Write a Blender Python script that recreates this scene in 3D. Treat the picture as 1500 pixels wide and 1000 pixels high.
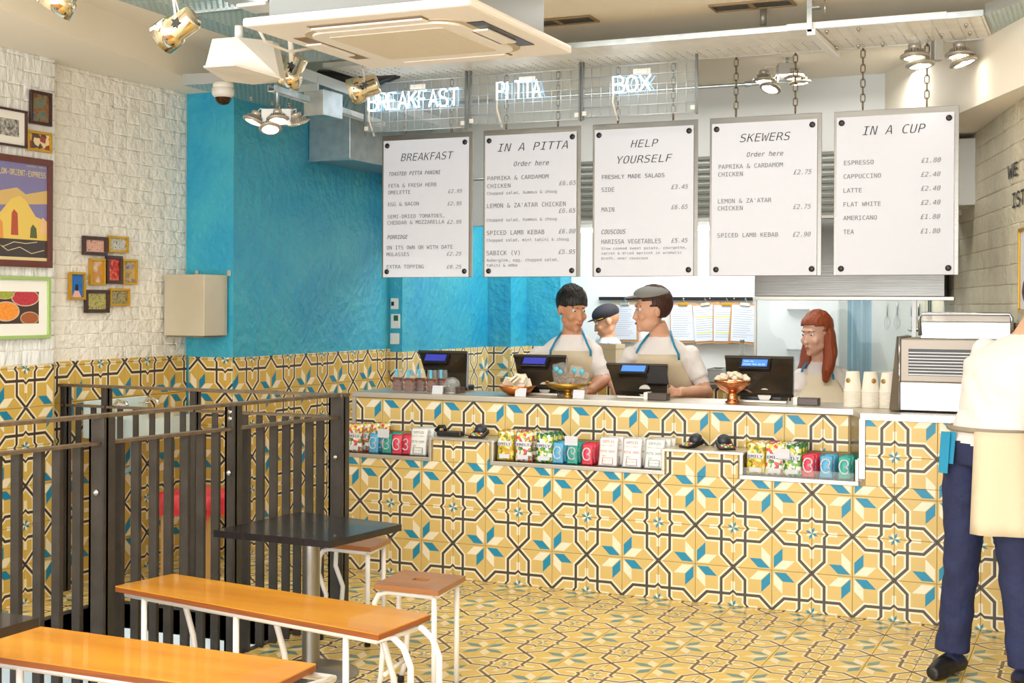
import bpy, bmesh, math, random
import numpy as np
from mathutils import Vector, Matrix, noise
R = random.Random(7)
PI = math.pi
for o in list(bpy.data.objects): bpy.data.objects.remove(o, do_unlink=True)
COL = bpy.context.scene.collection

# ------------------------------------------------------------------ camera
F, CY = 1958.57, 449.94
YAW, PIT, ROL = 0.4169, -0.0018, 0.0045
CAM = Vector((2.52995, -6.71581, 1.53497))
_c, _s = math.cos(YAW), math.sin(YAW)
_fw = Vector((-_s, _c, 0)); _rt = Vector((_c, _s, 0)); _up = Vector((0, 0, 1))
FW = _fw*math.cos(PIT)+_up*math.sin(PIT); _u2 = _up*math.cos(PIT)-_fw*math.sin(PIT)
RT = _rt*math.cos(ROL)+_u2*math.sin(ROL); UP = _u2*math.cos(ROL)-_rt*math.sin(ROL)
cd = bpy.data.cameras.new('camera'); cam = bpy.data.objects.new('camera', cd); COL.objects.link(cam)
cd.sensor_width = 36; cd.lens = F/1500*36; cd.shift_y = (CY-500)/1500.0; cd.clip_start = 0.05; cd.clip_end = 100
m = Matrix((RT, UP, -FW)).transposed().to_4x4(); m.translation = CAM
cam.matrix_world = m
bpy.context.scene.camera = cam
def ray(u, v): return FW*F+RT*(u-750)+UP*(CY-v)
def at(u, v, ax, val):           # the point of a room plane that the photograph shows at (u, v)
    d = ray(u, v); i = 'XYZ'.index(ax); return CAM+d*((val-CAM[i])/d[i])

# ------------------------------------------------------------------ light
S = bpy.context.scene
S.view_settings.view_transform = 'Standard'; S.view_settings.look = 'None'
S.view_settings.exposure = 0.0; S.view_settings.gamma = 1.0; S.view_settings.use_curve_mapping = False
W = bpy.data.worlds.new('world'); S.world = W; W.use_nodes = True
W.node_tree.nodes['Background'].inputs[0].default_value = (0.93, 0.96, 1.0, 1)
W.node_tree.nodes['Background'].inputs[1].default_value = 1.65
def area(name, loc, rot, sx, sy, power, col=(1, 1, 1)):
    l = bpy.data.lights.new(name, 'AREA'); l.shape = 'RECTANGLE'; l.size = sx; l.size_y = sy; l.energy = power; l.color = col
    o = bpy.data.objects.new(name, l); o.location = loc; o.rotation_euler = rot; COL.objects.link(o); return o
# daylight through the shopfront behind the camera, and rows of ceiling lamps over the seating and the kitchen
area('shopfront_daylight', (1.0, -8.6, 1.3), (math.radians(101), 0, 0), 6.0, 2.4, 300, (0.95, 0.97, 1.0))
area('seating_ceiling_lamps', (0.9, -4.6, 2.93), (0, 0, 0), 3.6, 2.2, 48, (1.0, 0.975, 0.93))
area('counter_ceiling_lamps', (0.9, -0.75, 2.95), (0, 0, 0), 2.0, 0.3, 14, (1.0, 0.97, 0.92))
area('left_wall_lamps', (-1.2, -3.2, 2.93), (0, math.radians(-25), 0), 0.8, 1.6, 46, (1.0, 0.97, 0.92))
area('kitchen_lamps', (0.0, 3.0, 2.75), (0, 0, 0), 2.6, 0.9, 90, (0.96, 0.98, 1.0))
area('service_lamps', (0.2, 1.25, 2.9), (0, 0, 0), 2.8, 0.3, 22, (1.0, 0.97, 0.92))
area('ceiling_fill_light', (0.3, -4.6, 2.05), (math.radians(205), 0, 0), 4.2, .5, 84, (1.0, 0.98, 0.95))  # unseen upward fill, added to brighten the ceiling
area('basement_lamps', (-1.55, -2.4, -0.75), (0, 0, 0), 0.9, 2.2, 16, (0.9, 0.97, 1.0))

# ------------------------------------------------------------------ node helpers
def srgb(r, g, b):
    f = lambda c: (c/255/12.92) if c/255 <= .04045 else ((c/255+.055)/1.055)**2.4
    return (f(r), f(g), f(b), 1)
class E:
    nt = None
    def __init__(s, v): s.v = v
    @staticmethod
    def op(o, *a):
        n = E.nt.nodes.new('ShaderNodeMath'); n.operation = o
        for i, x in enumerate(a):
            if isinstance(x, E): x = x.v
            if isinstance(x, (int, float)): n.inputs[i].default_value = x
            else: E.nt.links.new(x, n.inputs[i])
        return E(n.outputs[0])
    def __add__(a, b): return E.op('ADD', a, b)
    def __radd__(a, b): return E.op('ADD', b, a)
    def __sub__(a, b): return E.op('SUBTRACT', a, b)
    def __rsub__(a, b): return E.op('SUBTRACT', b, a)
    def __mul__(a, b): return E.op('MULTIPLY', a, b)
    __rmul__ = __mul__
    def __truediv__(a, b): return E.op('DIVIDE', a, b)
    def __lt__(a, b): return E.op('LESS_THAN', a, b)
    def __gt__(a, b): return E.op('GREATER_THAN', a, b)
    def abs(a): return E.op('ABSOLUTE', a)
def emin(a, b): return E.op('MINIMUM', a, b)
def emax(a, b): return E.op('MAXIMUM', a, b)
MATS = {}
def mat(name, col, rough=.5, metal=0, spec=.5, coat=0, bump=None, vary=None, emit=None, estr=0, alpha=None, trans=0, aniso=0):
    """Principled material; bump = (scale, strength, detail[, stretch]); vary = (scale, colour2, amount)."""
    if name in MATS: return MATS[name]
    M = bpy.data.materials.new(name); M.use_nodes = True; MATS[name] = M
    nt = M.node_tree; b = nt.nodes['Principled BSDF']
    c = srgb(*col) if max(col) > 1.01 else (*col, 1)
    b.inputs['Base Color'].default_value = c; b.inputs['Roughness'].default_value = rough; b.inputs['Metallic'].default_value = metal
    b.inputs['Specular IOR Level'].default_value = spec; b.inputs['Coat Weight'].default_value = coat; b.inputs['Transmission Weight'].default_value = trans
    if emit: b.inputs['Emission Color'].default_value = srgb(*emit); b.inputs['Emission Strength'].default_value = estr
    if alpha is not None: b.inputs['Alpha'].default_value = alpha
    tc = nt.nodes.new('ShaderNodeTexCoord'); geo = nt.nodes.new('ShaderNodeNewGeometry')
    def coords(stretch):
        mp = nt.nodes.new('ShaderNodeMapping'); mp.inputs['Scale'].default_value = stretch or (1, 1, 1)
        nt.links.new(geo.outputs['Position'] if 'painted_' in name else tc.outputs['Object'], mp.inputs[0]); return mp.outputs[0]
    if vary:
        n = nt.nodes.new('ShaderNodeTexNoise'); n.inputs['Scale'].default_value = vary[0]; n.inputs['Detail'].default_value = 5
        nt.links.new(coords(vary[3] if len(vary) > 3 else None), n.inputs['Vector'])
        r = nt.nodes.new('ShaderNodeMapRange'); r.inputs[1].default_value = .35; r.inputs[2].default_value = .68; r.inputs[4].default_value = vary[2]
        nt.links.new(n.outputs['Fac'], r.inputs[0])
        mx = nt.nodes.new('ShaderNodeMix'); mx.data_type = 'RGBA'; mx.inputs[6].default_value = c; mx.inputs[7].default_value = srgb(*vary[1])
        nt.links.new(r.outputs[0], mx.inputs[0]); nt.links.new(mx.outputs[2], b.inputs['Base Color'])
    if bump:
        n = nt.nodes.new('ShaderNodeTexNoise'); n.inputs['Scale'].default_value = bump[0]; n.inputs['Detail'].default_value = bump[2]
        nt.links.new(coords(bump[3] if len(bump) > 3 else None), n.inputs['Vector'])
        bp = nt.nodes.new('ShaderNodeBump'); bp.inputs['Strength'].default_value = min(1, bump[1]); bp.inputs['Distance'].default_value = .01*max(1, bump[1])
        nt.links.new(n.outputs['Fac'], bp.inputs['Height']); nt.links.new(bp.outputs[0], b.inputs['Normal'])
    return M

def tile_material(name, yellow, cream, dark, blue, rough):
    M = bpy.data.materials.new(name); M.use_nodes = True; nt = M.node_tree; E.nt = nt
    b = nt.nodes['Principled BSDF']; uv = nt.nodes.new('ShaderNodeUVMap'); sp = nt.nodes.new('ShaderNodeSeparateXYZ')
    nt.links.new(uv.outputs[0], sp.inputs[0]); u = E(sp.outputs[0]); v = E(sp.outputs[1])
    dg = (u+v-1)*.7071
    def line(a, c):
        off = emax(.085-c, 0)*.9
        return emax(a-.31-off, dg).abs()
    d = emin(line(u, v), line(v, u))
    isdark = d < .036; iscream = d < .082
    def bar(a, c): return emax(a-.05, emax(.42-c, c-.63)) < 0
    iscream = emax(iscream, emax(bar(u, v), bar(v, u)))
    p = 1-u; q = 1-v
    def rh(a, c): # long star blade along c
        k = c-a
        return emax(emax(.045-a, a-.268), emax(.012-k, k-.308)) < 0
    bb = rh(p, q); bw = rh(q, p)
    def petal(th, w):
        al = u*math.cos(th)+v*math.sin(th); ac = v*math.cos(th)-u*math.sin(th)
        return ((al-.088).abs()/.082+ac.abs()/w) < 1
    sb = petal(math.radians(67.5), .034); sw = petal(math.radians(22.5), .034)
    iscream = emax(emax(iscream, bw), sw); isblue = emax(bb, sb)
    n = nt.nodes.new('ShaderNodeTexNoise'); n.inputs['Scale'].default_value = 9; tcn = nt.nodes.new('ShaderNodeTexCoord')
    nt.links.new(tcn.outputs['Object'], n.inputs['Vector'])
    oi = nt.nodes.new('ShaderNodeObjectInfo')
    def mix(f, a, c):
        mx = nt.nodes.new('ShaderNodeMix'); mx.data_type = 'RGBA'
        nt.links.new(f.v if isinstance(f, E) else f, mx.inputs[0])
        for i, x in ((6, a), (7, c)):
            if isinstance(x, tuple): mx.inputs[i].default_value = x
            else: nt.links.new(x, mx.inputs[i])
        return mx.outputs[2]
    y2 = tuple(c*.84 for c in yellow[:3])+(1,)
    vv = (E(oi.outputs['Random'])*.5+E(n.outputs['Fac'])*.7)*.7
    base = mix(vv, yellow, y2)
    c = mix(iscream, base, cream); c = mix(isblue, c, blue); c = mix(isdark, c, dark)
    nt.links.new(c, b.inputs['Base Color']); b.inputs['Roughness'].default_value = rough; b.inputs['Specular IOR Level'].default_value = .45
    return M
T_WALL = tile_material('cement_tile_counter', srgb(224, 195, 122), srgb(240, 232, 208), srgb(76, 70, 60), srgb(34, 140, 178), .38)
T_LEFT = tile_material('cement_tile_left_wall', srgb(214, 176, 84), srgb(236, 222, 186), srgb(66, 52, 42), srgb(24, 126, 158), .38)  # deeper copy of the counter tile, the left wall's lighting put into its colours
T_FLOOR = tile_material('cement_tile_floor', srgb(226, 194, 104), srgb(236, 222, 184), srgb(92, 66, 34), srgb(92, 138, 140), .22)

GROUT = mat('grout', (168, 148, 110), .8, bump=(300, .2, 2))
GROUT_F = mat('floor_grout', (150, 105, 50), .7)
CREAM = mat('cream_paint', (232, 222, 200), .7, bump=(60, .05, 3))
CEIL = mat('ceiling_paint', (243, 236, 220), .75, bump=(40, .04, 3))
BRICKP = mat('painted_brick', (246, 242, 232), .5, bump=(20, 2.4, 6), vary=(7, (234, 228, 214), .5))
BRICKP2 = mat('painted_pier_brick', (238, 239, 236), .5, bump=(22, 2.2, 6, (1, 1, .4)), vary=(5, (214, 212, 204), .5))
BLOCKP = mat('painted_block', (214, 205, 180), .42, bump=(30, 1.3, 6), vary=(6, (190, 180, 152), .6))
BLUE = mat('blue_plaster', (34, 152, 190), .42, bump=(16, 1.6, 7), vary=(3.0, (66, 174, 190), .8))
STEEL = mat('brushed_steel', (134, 132, 126), .3, 1, bump=(90, .06, 3, (.04, 1, 1)), vary=(2, (118, 115, 109), .5))
STEELW = mat('satin_steel_trim', (205, 200, 188), .36, .75)
GALV = mat('galvanised_steel', (190, 198, 200), .36, .85, vary=(16, (160, 170, 172), .7))
IRON = mat('dark_iron', (76, 72, 68), .42, .45, bump=(120, .15, 4), vary=(9, (56, 53, 50), .7))
IRONB = mat('worn_iron_rail', (118, 102, 84), .38, .7, bump=(90, .3, 4), vary=(26, (140, 124, 104), .8))
CHROME = mat('chrome', (232, 226, 214), .08, 1)
BOLT = mat('bolt_steel', (210, 210, 208), .25, 1)
WOODB = mat('varnished_plywood', (214, 150, 40), .3, coat=.35, bump=(60, .08, 4, (.15, 1, 1)), vary=(5, (190, 118, 22), .8, (.3, 1.6, 1)))
WOODS = mat('brown_plywood', (160, 108, 64), .36, coat=.25, bump=(60, .08, 4, (.15, 1, 1)), vary=(6, (150, 96, 52), .8, (.3, 1.6, 1)))
PLYEDGE = mat('plywood_edge', (150, 82, 34), .5, vary=(40, (110, 60, 26), .8, (.1, .1, 3)))
WHITEP = mat('white_powder_coat', (240, 238, 234), .3, coat=.2)
BLACKL = mat('black_laminate', (34, 31, 32), .24, coat=.25)
BLACKPL = mat('black_plastic', (24, 23, 23), .32)
GLOSSB = mat('glossy_black', (20, 17, 14), .1, coat=.6, vary=(5, (66, 52, 36), .8))
RUBBER = mat('black_rubber', (22, 21, 21), .7)
WPLAST = mat('white_plastic', (232, 228, 218), .42)
CREAMPL = mat('cream_plastic', (246, 243, 238), .42)
PANELW = mat('white_panel', (226, 230, 230), .3)
PAPER = mat('white_paper', (210, 214, 224), .6)
INK = mat('black_ink', (26, 24, 26), .6)
INKG = mat('grey_ink', (112, 112, 112), .6)
INKM = mat('dark_grey_ink', (70, 70, 72), .6)

# ------------------------------------------------------------------ mesh helpers
class MB:
    def __init__(s): s.bm = bmesh.new()
    def quad(s, *p):
        vs = [s.bm.verts.new(Vector(q)) for q in p]; return s.bm.faces.new(vs)
    def prism(s, pts, d):          # polygon extruded by vector d
        d = Vector(d); a = [s.bm.verts.new(Vector(p)) for p in pts]; b = [s.bm.verts.new(Vector(p)+d) for p in pts]
        s.bm.faces.new(a[::-1]); s.bm.faces.new(b)
        for i in range(len(a)): s.bm.faces.new((a[i], a[(i+1) % len(a)], b[(i+1) % len(a)], b[i]))
        return s
    def box(s, lo, hi, M=None, bev=0):
        lo = Vector(lo); hi = Vector(hi); t = bmesh.new(); bmesh.ops.create_cube(t, size=1)
        for v in t.verts: v.co = Vector(((lo[i]+hi[i])/2+v.co[i]*(hi[i]-lo[i]) for i in range(3)))
        if bev: bmesh.ops.bevel(t, geom=t.edges[:], offset=bev, segments=2, affect='EDGES', profile=.6)
        if M is not None: bmesh.ops.transform(t, matrix=M, verts=t.verts)
        s.add(t); return s
    def add(s, t):
        me = bpy.data.meshes.new('t'); t.to_mesh(me); t.free(); s.bm.from_mesh(me); bpy.data.meshes.remove(me)
    def tube(s, pts, r, n=10, cap=True, closed=False):
        pts = [Vector(p) for p in pts]; N = len(pts); rr = r if isinstance(r, (list, tuple)) else [r]*N
        rings = []; prev = None
        for i, p in enumerate(pts):
            a = pts[i-1] if (i > 0 or closed) else p; b = pts[(i+1) % N] if (i < N-1 or closed) else p
            t = (b-a).normalized() if (b-a).length > 1e-9 else Vector((0, 0, 1))
            if prev is None:
                x = t.orthogonal().normalized()
            else:
                x = (prev-t*prev.dot(t)); x = x.normalized() if x.length > 1e-6 else t.orthogonal().normalized()
            prev = x; y = t.cross(x)
            rings.append([s.bm.verts.new(p+(x*math.cos(2*PI*k/n)+y*math.sin(2*PI*k/n))*rr[i]) for k in range(n)])
        for i in range(N if closed else N-1):
            A, B = rings[i], rings[(i+1) % N]
            for k in range(n): s.bm.faces.new((A[k], A[(k+1) % n], B[(k+1) % n], B[k])).smooth = True
        if cap and not closed: s.bm.faces.new(rings[0][::-1]); s.bm.faces.new(rings[-1])
        return s
    def lathe(s, prof, n=24, M=None, smooth=True):   # prof: (radius, z)
        rings = []
        for r, z in prof:
            if r < 1e-5: rings.append([s.bm.verts.new(Vector((0, 0, z)))])
            else: rings.append([s.bm.verts.new(Vector((r*math.cos(2*PI*k/n), r*math.sin(2*PI*k/n), z))) for k in range(n)])
        for A, B in zip(rings, rings[1:]):
            for k in range(n):
                a0, a1 = A[k % len(A)], A[(k+1) % len(A)]; b0, b1 = B[k % len(B)], B[(k+1) % len(B)]
                vs = []
                for q in (a0, a1, b1, b0):
                    if q not in vs: vs.append(q)
                if len(vs) > 2:
                    try: s.bm.faces.new(vs).smooth = smooth
                    except ValueError: pass
        if M is not None: bmesh.ops.transform(s.bm, matrix=M, verts=[v for r in rings for v in r])
        return s
    def ell(s, c, r, M=None, u=16, v=10):
        t = bmesh.new(); bmesh.ops.create_uvsphere(t, u_segments=u, v_segments=v, radius=1)
        T = Matrix.Translation(Vector(c)) @ (M or Matrix.Identity(4)) @ Matrix.Diagonal((*r, 1))
        bmesh.ops.transform(t, matrix=T, verts=t.verts)
        for f in t.faces: f.smooth = True
        s.add(t); return s
    def build(s, name, m=None, parent=None, smooth=False, M=None):
        bmesh.ops.recalc_face_normals(s.bm, faces=s.bm.faces[:])
        if M is not None: bmesh.ops.transform(s.bm, matrix=M, verts=s.bm.verts)
        me = bpy.data.meshes.new(name); s.bm.to_mesh(me); s.bm.free()
        if smooth:
            for p in me.polygons: p.use_smooth = True
        if m: me.materials.append(m)
        return link(name, me, parent)
def link(name, me, parent=None):
    o = bpy.data.objects.new(name, me); COL.objects.link(o)
    if parent is not None:
        o.parent = parent; o.matrix_parent_inverse = parent_inv(parent)
    return o
def world_of(p):
    return p.matrix_basis.copy() if p.parent is None else world_of(p.parent) @ p.matrix_parent_inverse @ p.matrix_basis
def parent_inv(p): return world_of(p).inverted()
def tag(o, label=None, cat=None, group=None, kind=None):
    if label: o['label'] = label
    if cat: o['category'] = cat
    if group: o['group'] = group
    if kind: o['kind'] = kind
    return o
def thing(name, label, cat, loc=(0, 0, 0), rz=0, group=None):
    o = bpy.data.objects.new(name, None); COL.objects.link(o); o.location = loc; o.rotation_euler = (0, 0, rz); o.empty_display_size = .05
    return tag(o, label, cat, group)
def struct(o): o['kind'] = 'structure'; return o
def copy_tree(o, parent=None):
    c = o.copy(); COL.objects.link(c)
    if parent is not None: c.parent = parent; c.matrix_parent_inverse = o.matrix_parent_inverse.copy()
    for ch in list(o.children): copy_tree(ch, c)
    return c
def rotm(ax, a): return Matrix.Rotation(a, 4, ax)
def basis(o, x, y, z):
    M = Matrix((Vector(x), Vector(y), Vector(z))).transposed().to_4x4(); M.translation = Vector(o); return M
def lookm(o, d, up=(0, 0, 1)):     # +Z of the local frame points along d
    z = Vector(d).normalized(); x = Vector(up).cross(z)
    x = x.normalized() if x.length > 1e-4 else Vector((1, 0, 0)); return basis(o, x, z.cross(x), z)

# ------------------------------------------------------------------ pieces: tiles and bricks
_tc = {}
def tile_field(parent, O, U, V, N, rects, phase, m, size=.2, name='tile', th=.006, limit=None, stuff_mb=None):
    """Square tiles of a plane; rects in plane metres, phase = position of a small star."""
    O, U, V, N = Vector(O), Vector(U), Vector(V), Vector(N); g = .0011; out = []
    for (a0, b0, a1, b1) in rects:
        i0 = math.floor((a0-phase[0])/size+1e-6); i1 = math.ceil((a1-phase[0])/size-1e-6)
        j0 = math.floor((b0-phase[1])/size+1e-6); j1 = math.ceil((b1-phase[1])/size-1e-6)
        for i in range(i0, i1):
            for j in range(j0, j1):
                ca, cb = phase[0]+i*size, phase[1]+j*size
                x0, y0, x1, y1 = max(a0, ca)-ca, max(b0, cb)-cb, min(a1, ca+size)-ca, min(b1, cb+size)-cb
                if x1-x0 < .008 or y1-y0 < .008: continue
                rot = {(0, 0): 0, (1, 0): 1, (1, 1): 2, (0, 1): 3}[(i % 2, j % 2)]
                M = basis(O+U*ca+V*cb, U, V, N)
                out.append((M, tuple(round(q, 4) for q in (x0, y0, x1, y1)), rot))
    if limit is not None:
        out.sort(key=lambda t: (t[0].translation-limit[0]).length)
        keep, rest = out[:limit[1]], out[limit[1]:]
    else: keep, rest = out, []
    def uvf(x, y, rot):
        x /= size; y /= size
        return {0: (x, y), 1: (y, 1-x), 2: (1-x, 1-y), 3: (1-y, x)}[rot]
    def fill(bm, r, rot, M=None):
        uvl = bm.loops.layers.uv.verify(); x0, y0, x1, y1 = r; e = .0016
        c = [(x0+g, y0+g), (x1-g, y0+g), (x1-g, y1-g), (x0+g, y1-g)]; t = [(x0+g+e, y0+g+e), (x1-g-e, y0+g+e), (x1-g-e, y1-g-e), (x0+g+e, y1-g-e)]
        def mk(p, z):
            q = Vector((p[0], p[1], z)); return bm.verts.new(M @ q if M is not None else q)
        lo = [mk(p, 0) for p in c]; md = [mk(p, th-.0009) for p in c]; hi = [mk(p, th) for p in t]
        fs = [(hi, t)]
        for k in range(4):
            l = (k+1) % 4
            fs.append(([md[k], md[l], hi[l], hi[k]], [c[k], c[l], t[l], t[k]])); fs.append(([lo[k], lo[l], md[l], md[k]], [c[k], c[l], c[l], c[k]]))
        for vs, ps in fs:
            f = bm.faces.new(vs)
            for l, p in zip(f.loops, ps): l[uvl].uv = uvf(p[0], p[1], rot)
    for M, r, rot in keep:
        key = (r, rot, m.name, size, th)
        if key not in _tc:
            bm = bmesh.new(); fill(bm, r, rot); me = bpy.data.meshes.new(name); bm.to_mesh(me); bm.free(); me.materials.append(m); _tc[key] = me
        o = link(name, _tc[key], parent); o.matrix_basis = M
    if rest:
        bm = bmesh.new()
        for M, r, rot in rest: fill(bm, r, rot, M)
        me = bpy.data.meshes.new('floor_tiles_beyond'); bm.to_mesh(me); bm.free(); me.materials.append(m)
        tag(link('floor_tiles_beyond', me, parent), kind='stuff')
    return len(keep)
_bc = {}
def brick_field(parent, O, U, V, N, rect, bl, bh, m, name='brick', joint=.0018, jit=.0006, clip=None):
    O, U, V, N = Vector(O), Vector(U), Vector(V), Vector(N); a0, b0, a1, b1 = rect; j = 0; b = b0
    while b < b1-.01:
        h = min(bh, b1-b); a = a0-(bl/2 if j % 2 else 0)
        while a < a1-.01:
            x0, x1 = max(a, a0), min(a+bl, a1)
            if x1-x0 > .015 and (clip is None or clip((x0+x1)/2, b+h/2)):
                key = (round(x1-x0, 3), round(h, 3), m.name, R.randrange(3))
                if key not in _bc:
                    bm = bmesh.new(); w = x1-x0-joint; hh = h-joint; rr = random.Random(hash(key[3]) + 5); e = min(.009, hh*.2)
                    ring = lambda i, z: [Vector((i+rr.uniform(-.0015, .0015), i, z)), Vector((w-i, i+rr.uniform(-.0015, .0015), z)), Vector((w-i, hh-i, z)), Vector((i, hh-i+rr.uniform(-.0015, .0015), z))]
                    Rg = [[bm.verts.new(p) for p in ring(i, z)] for i, z in ((-.001, 0), (0, .0068), (e*.5, .0086), (e, .009))]
                    for A, B in zip(Rg, Rg[1:]):
                        for k in range(4): bm.faces.new((A[k], A[(k+1) % 4], B[(k+1) % 4], B[k]))
                    bm.faces.new(Rg[-1])
                    me = bpy.data.meshes.new(name); bm.to_mesh(me); bm.free(); me.materials.append(m)
                    for p in me.polygons: p.use_smooth = True
                    _bc[key] = me
                o = link(name, _bc[key], parent)
                o.matrix_basis = basis(O+U*(x0+joint/2)+V*(b+joint/2)+N*R.uniform(-jit, jit*.3), U, V, N)
            a += bl
        b += bh; j += 1

def slab(name, lo, hi, m, parent=None, kind=True):
    o = MB().box(lo, hi).build(name, m, parent)
    return struct(o) if kind and parent is None else o

# ================================================================== THE SETTING
XW, XP, XB = -2.58, -2.50, -2.24          # recessed brick wall, brick pier, blue wall
X_R = lambda y: 2.23-y*math.tan(math.radians(14.3))   # the right wall runs at an angle
LX0_ = -1.62
# floor with the stair opening
HX0, HX1, HY0, HY1 = -2.16, -.95, -6.0, -1.25
fl = MB()
for lo, hi in (((-3.0, HY1, -.12), (3.2, 4.2, -.006)), ((HX1, -9, -.12), (4.2, HY1, -.006)), ((-3.0, -9, -.12), (HX0, HY1, -.006)), ((HX0, -9, -.12), (HX1, HY0, -.006))):
    fl.box(lo, hi)
floor = struct(fl.build('floor', GROUT_F))
tile_field(floor, (0, 0, -.006), (1, 0, 0), (0, 1, 0), (0, 0, 1),
           [(-2.58, HY1+.03, 2.6, .02), (XB, .02, LX0_, 1.2), (HX1+.03, -3.95, 3.0, HY1+.03), (-2.5, -3.95, HX0-.03, HY1+.03)], (.2, -.093-.2-.4*12), T_FLOOR, limit=(Vector((.6, -1.9, 0)), 296))
# shaft of the stair opening
sh = MB()
SH = mat('shaft_paint', (226, 236, 240), .6)
sh.box((HX0-.1, HY0, -2.6), (HX0, HY1, -.12)).box((HX1, HY0, -2.6), (HX1+.1, HY1, -.12)).box((HX0-.1, HY1, -2.6), (HX1+.1, HY1+.1, -.12)).box((HX0-.1, HY0-.1, -2.6), (HX1+.1, HY0, -.12))
struct(sh.build('wall_stairwell', SH))
slab('floor_basement', (HX0-.1, HY0-.1, -2.7), (HX1+.1, HY1+.1, -2.6), mat('basement_floor', (210, 220, 222), .5))
tr = MB(); w = .03
tr.box((HX0-w, HY0, -.13), (HX0, HY1+w, .003)).box((HX1, HY0, -.13), (HX1+w, HY1+w, .003)).box((HX0, HY1, -.13), (HX1, HY1+w, .003))
struct(tr.build('trim_1', IRON))

# ceiling and side soffits
ce = MB(); ce.box((-3.2, -9, 3.0), (4.4, 4.2, 3.1))
ceiling = struct(ce.build('ceiling', CEIL))
so = MB(); so.prism([(-2.9, -9, 2.81), (-.35, -9, 2.81), (-2.05, -1.449, 2.81), (-2.33, .1, 2.81), (-2.33, .1, 2.81), (-2.9, .1, 2.81)][:4]+[(-2.9, .1, 2.81)], (0, 0, .19))
struct(so.build('trim_2', CEIL))
so = MB(); so.prism([(1.14, 2.2, 2.55), (3.0, -2.0, 2.55), (3.8, -2.0, 2.55), (2.6, 2.2, 2.55)], (0, 0, .45))
struct(so.build('trim_3', CEIL))

# left wall: brick pier, recessed brick wall, blue column, blue wall and piers behind
wl = MB(); wl.box((-2.9, -9, 0), (XP-.0056, -1.29, 3.0)).box((-2.9, -1.29, 0), (XW-.0056, -.05, 3.0))
wall_left = struct(wl.build('wall_left', mat('painted_mortar', (222, 214, 196), .6, bump=(60, .5, 5))))
brick_field(wall_left, (XP-.012, 0, 0), (0, 1, 0), (0, 0, 1), (1, 0, 0), (-3.3, 1.215, -1.275, 2.81), .225, .075, BRICKP2)
brick_field(wall_left, (XW-.012, 0, 0), (0, 1, 0), (0, 0, 1), (1, 0, 0), (-1.29, 1.215, -.08, 2.81), .225, .075, BRICKP)
tile_field(wall_left, (XP-.012, 0, 0), (0, 1, 0), (0, 0, 1), (1, 0, 0), [(-3.3, 0, -1.28, 1.213)], (-1.485-.8, 0), T_LEFT, th=.016)
tile_field(wall_left, (XW-.012, 0, 0), (0, 1, 0), (0, 0, 1), (1, 0, 0), [(-1.27, 0, -.082, 1.222)], (-1.245, 0), T_LEFT, th=.022)
tb = MB(); tb.box((XP-.012, -1.289, 0), (XP+.002, -1.279, 1.213)).build('tile_edge', GROUT, wall_left)
wb = MB()
zig = [(XW-.05, -.07), (XB, -.07), (XB, 1.854), (-2.138, 1.854), (-2.138, 3.326), (-1.928, 3.326), (-1.928, 3.654), (-1.62, 3.654), (-1.62, 3.95)]
wb.prism([(x, y, 0) for x, y in zig]+[(-2.9, 3.95, 0), (-2.9, -.07, 0)], (0, 0, 3.0))
wall_blue = struct(wb.build('wall_left_blue', BLUE))
for k, ((x0, y0), (x1, y1)) in enumerate(zip(zig, zig[1:-1])):
    d = Vector((x1-x0, y1-y0, 0)); L = d.length; d.normalize(); n = Vector((d.y, -d.x, 0))
    a0 = .072 if k == 0 else 0
    ph = 0 if k != 1 else .19
    top = 1.213 if k < 2 else 1.19
    tile_field(wall_blue, Vector((x0, y0, 0)), d, (0, 0, 1), n, [(a0, 0, L, top)], ((-.06 if k == 0 else ph)-.0, 0), T_LEFT if k < 2 else T_WALL, th=.008)

# back wall, bulkhead, hood front, right wall
slab('wall_back', (-2.9, 3.9, 0), (3.0, 4.0, 3.0), mat('back_wall', (226, 226, 222), .4))
bk = MB(); bk.box((XB, 1.92, 2.10), (1.39, 2.05, 3.0))
bulk = struct(bk.build('wall_bulkhead', PANELW))
cr = MB(); cr.box((1.39, 1.96, 2.10), (2.7, 2.1, 3.0)); struct(cr.build('wall_back_right', CREAM))
for k in range(9):     # louvre slats at the bulkhead's foot
    MB().box((-1.0, 1.90, 2.14+k*.045), (1.2, 1.925, 2.165+k*.045), None, .004).build('slat', mat('louvre', (140, 144, 138), .4, .4), bulk)
rw = MB(); a, b = 14.3, math.radians(14.3)
D_R = Vector((-math.sin(b), math.cos(b), 0)); N_R = Vector((-math.cos(b), -math.sin(b), 0)); O_R = Vector((2.23, 0, 0))
P0, P1 = O_R-D_R*3.2, O_R+D_R*4.1
rw.prism([P0, P1, P1-N_R*.2, P0-N_R*.2], (0, 0, 3.0))
wall_right = struct(rw.build('wall_right', mat('right_mortar', (206, 198, 174), .6, bump=(60, .4, 5))))
brick_field(wall_right, O_R, D_R, (0, 0, 1), N_R, (-2.2, 1.05, 2.6, 2.55), .42, .1, BLOCKP, 'block', .003, .0008)
rb = MB(); Q0, Q1 = O_R-D_R*3.0, O_R-D_R*9; rb.prism([Q0, Q1, Q1-N_R*.2, Q0-N_R*.2], (0, 0, 3.0)); struct(rb.build('wall_right_front', CREAM))

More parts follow.
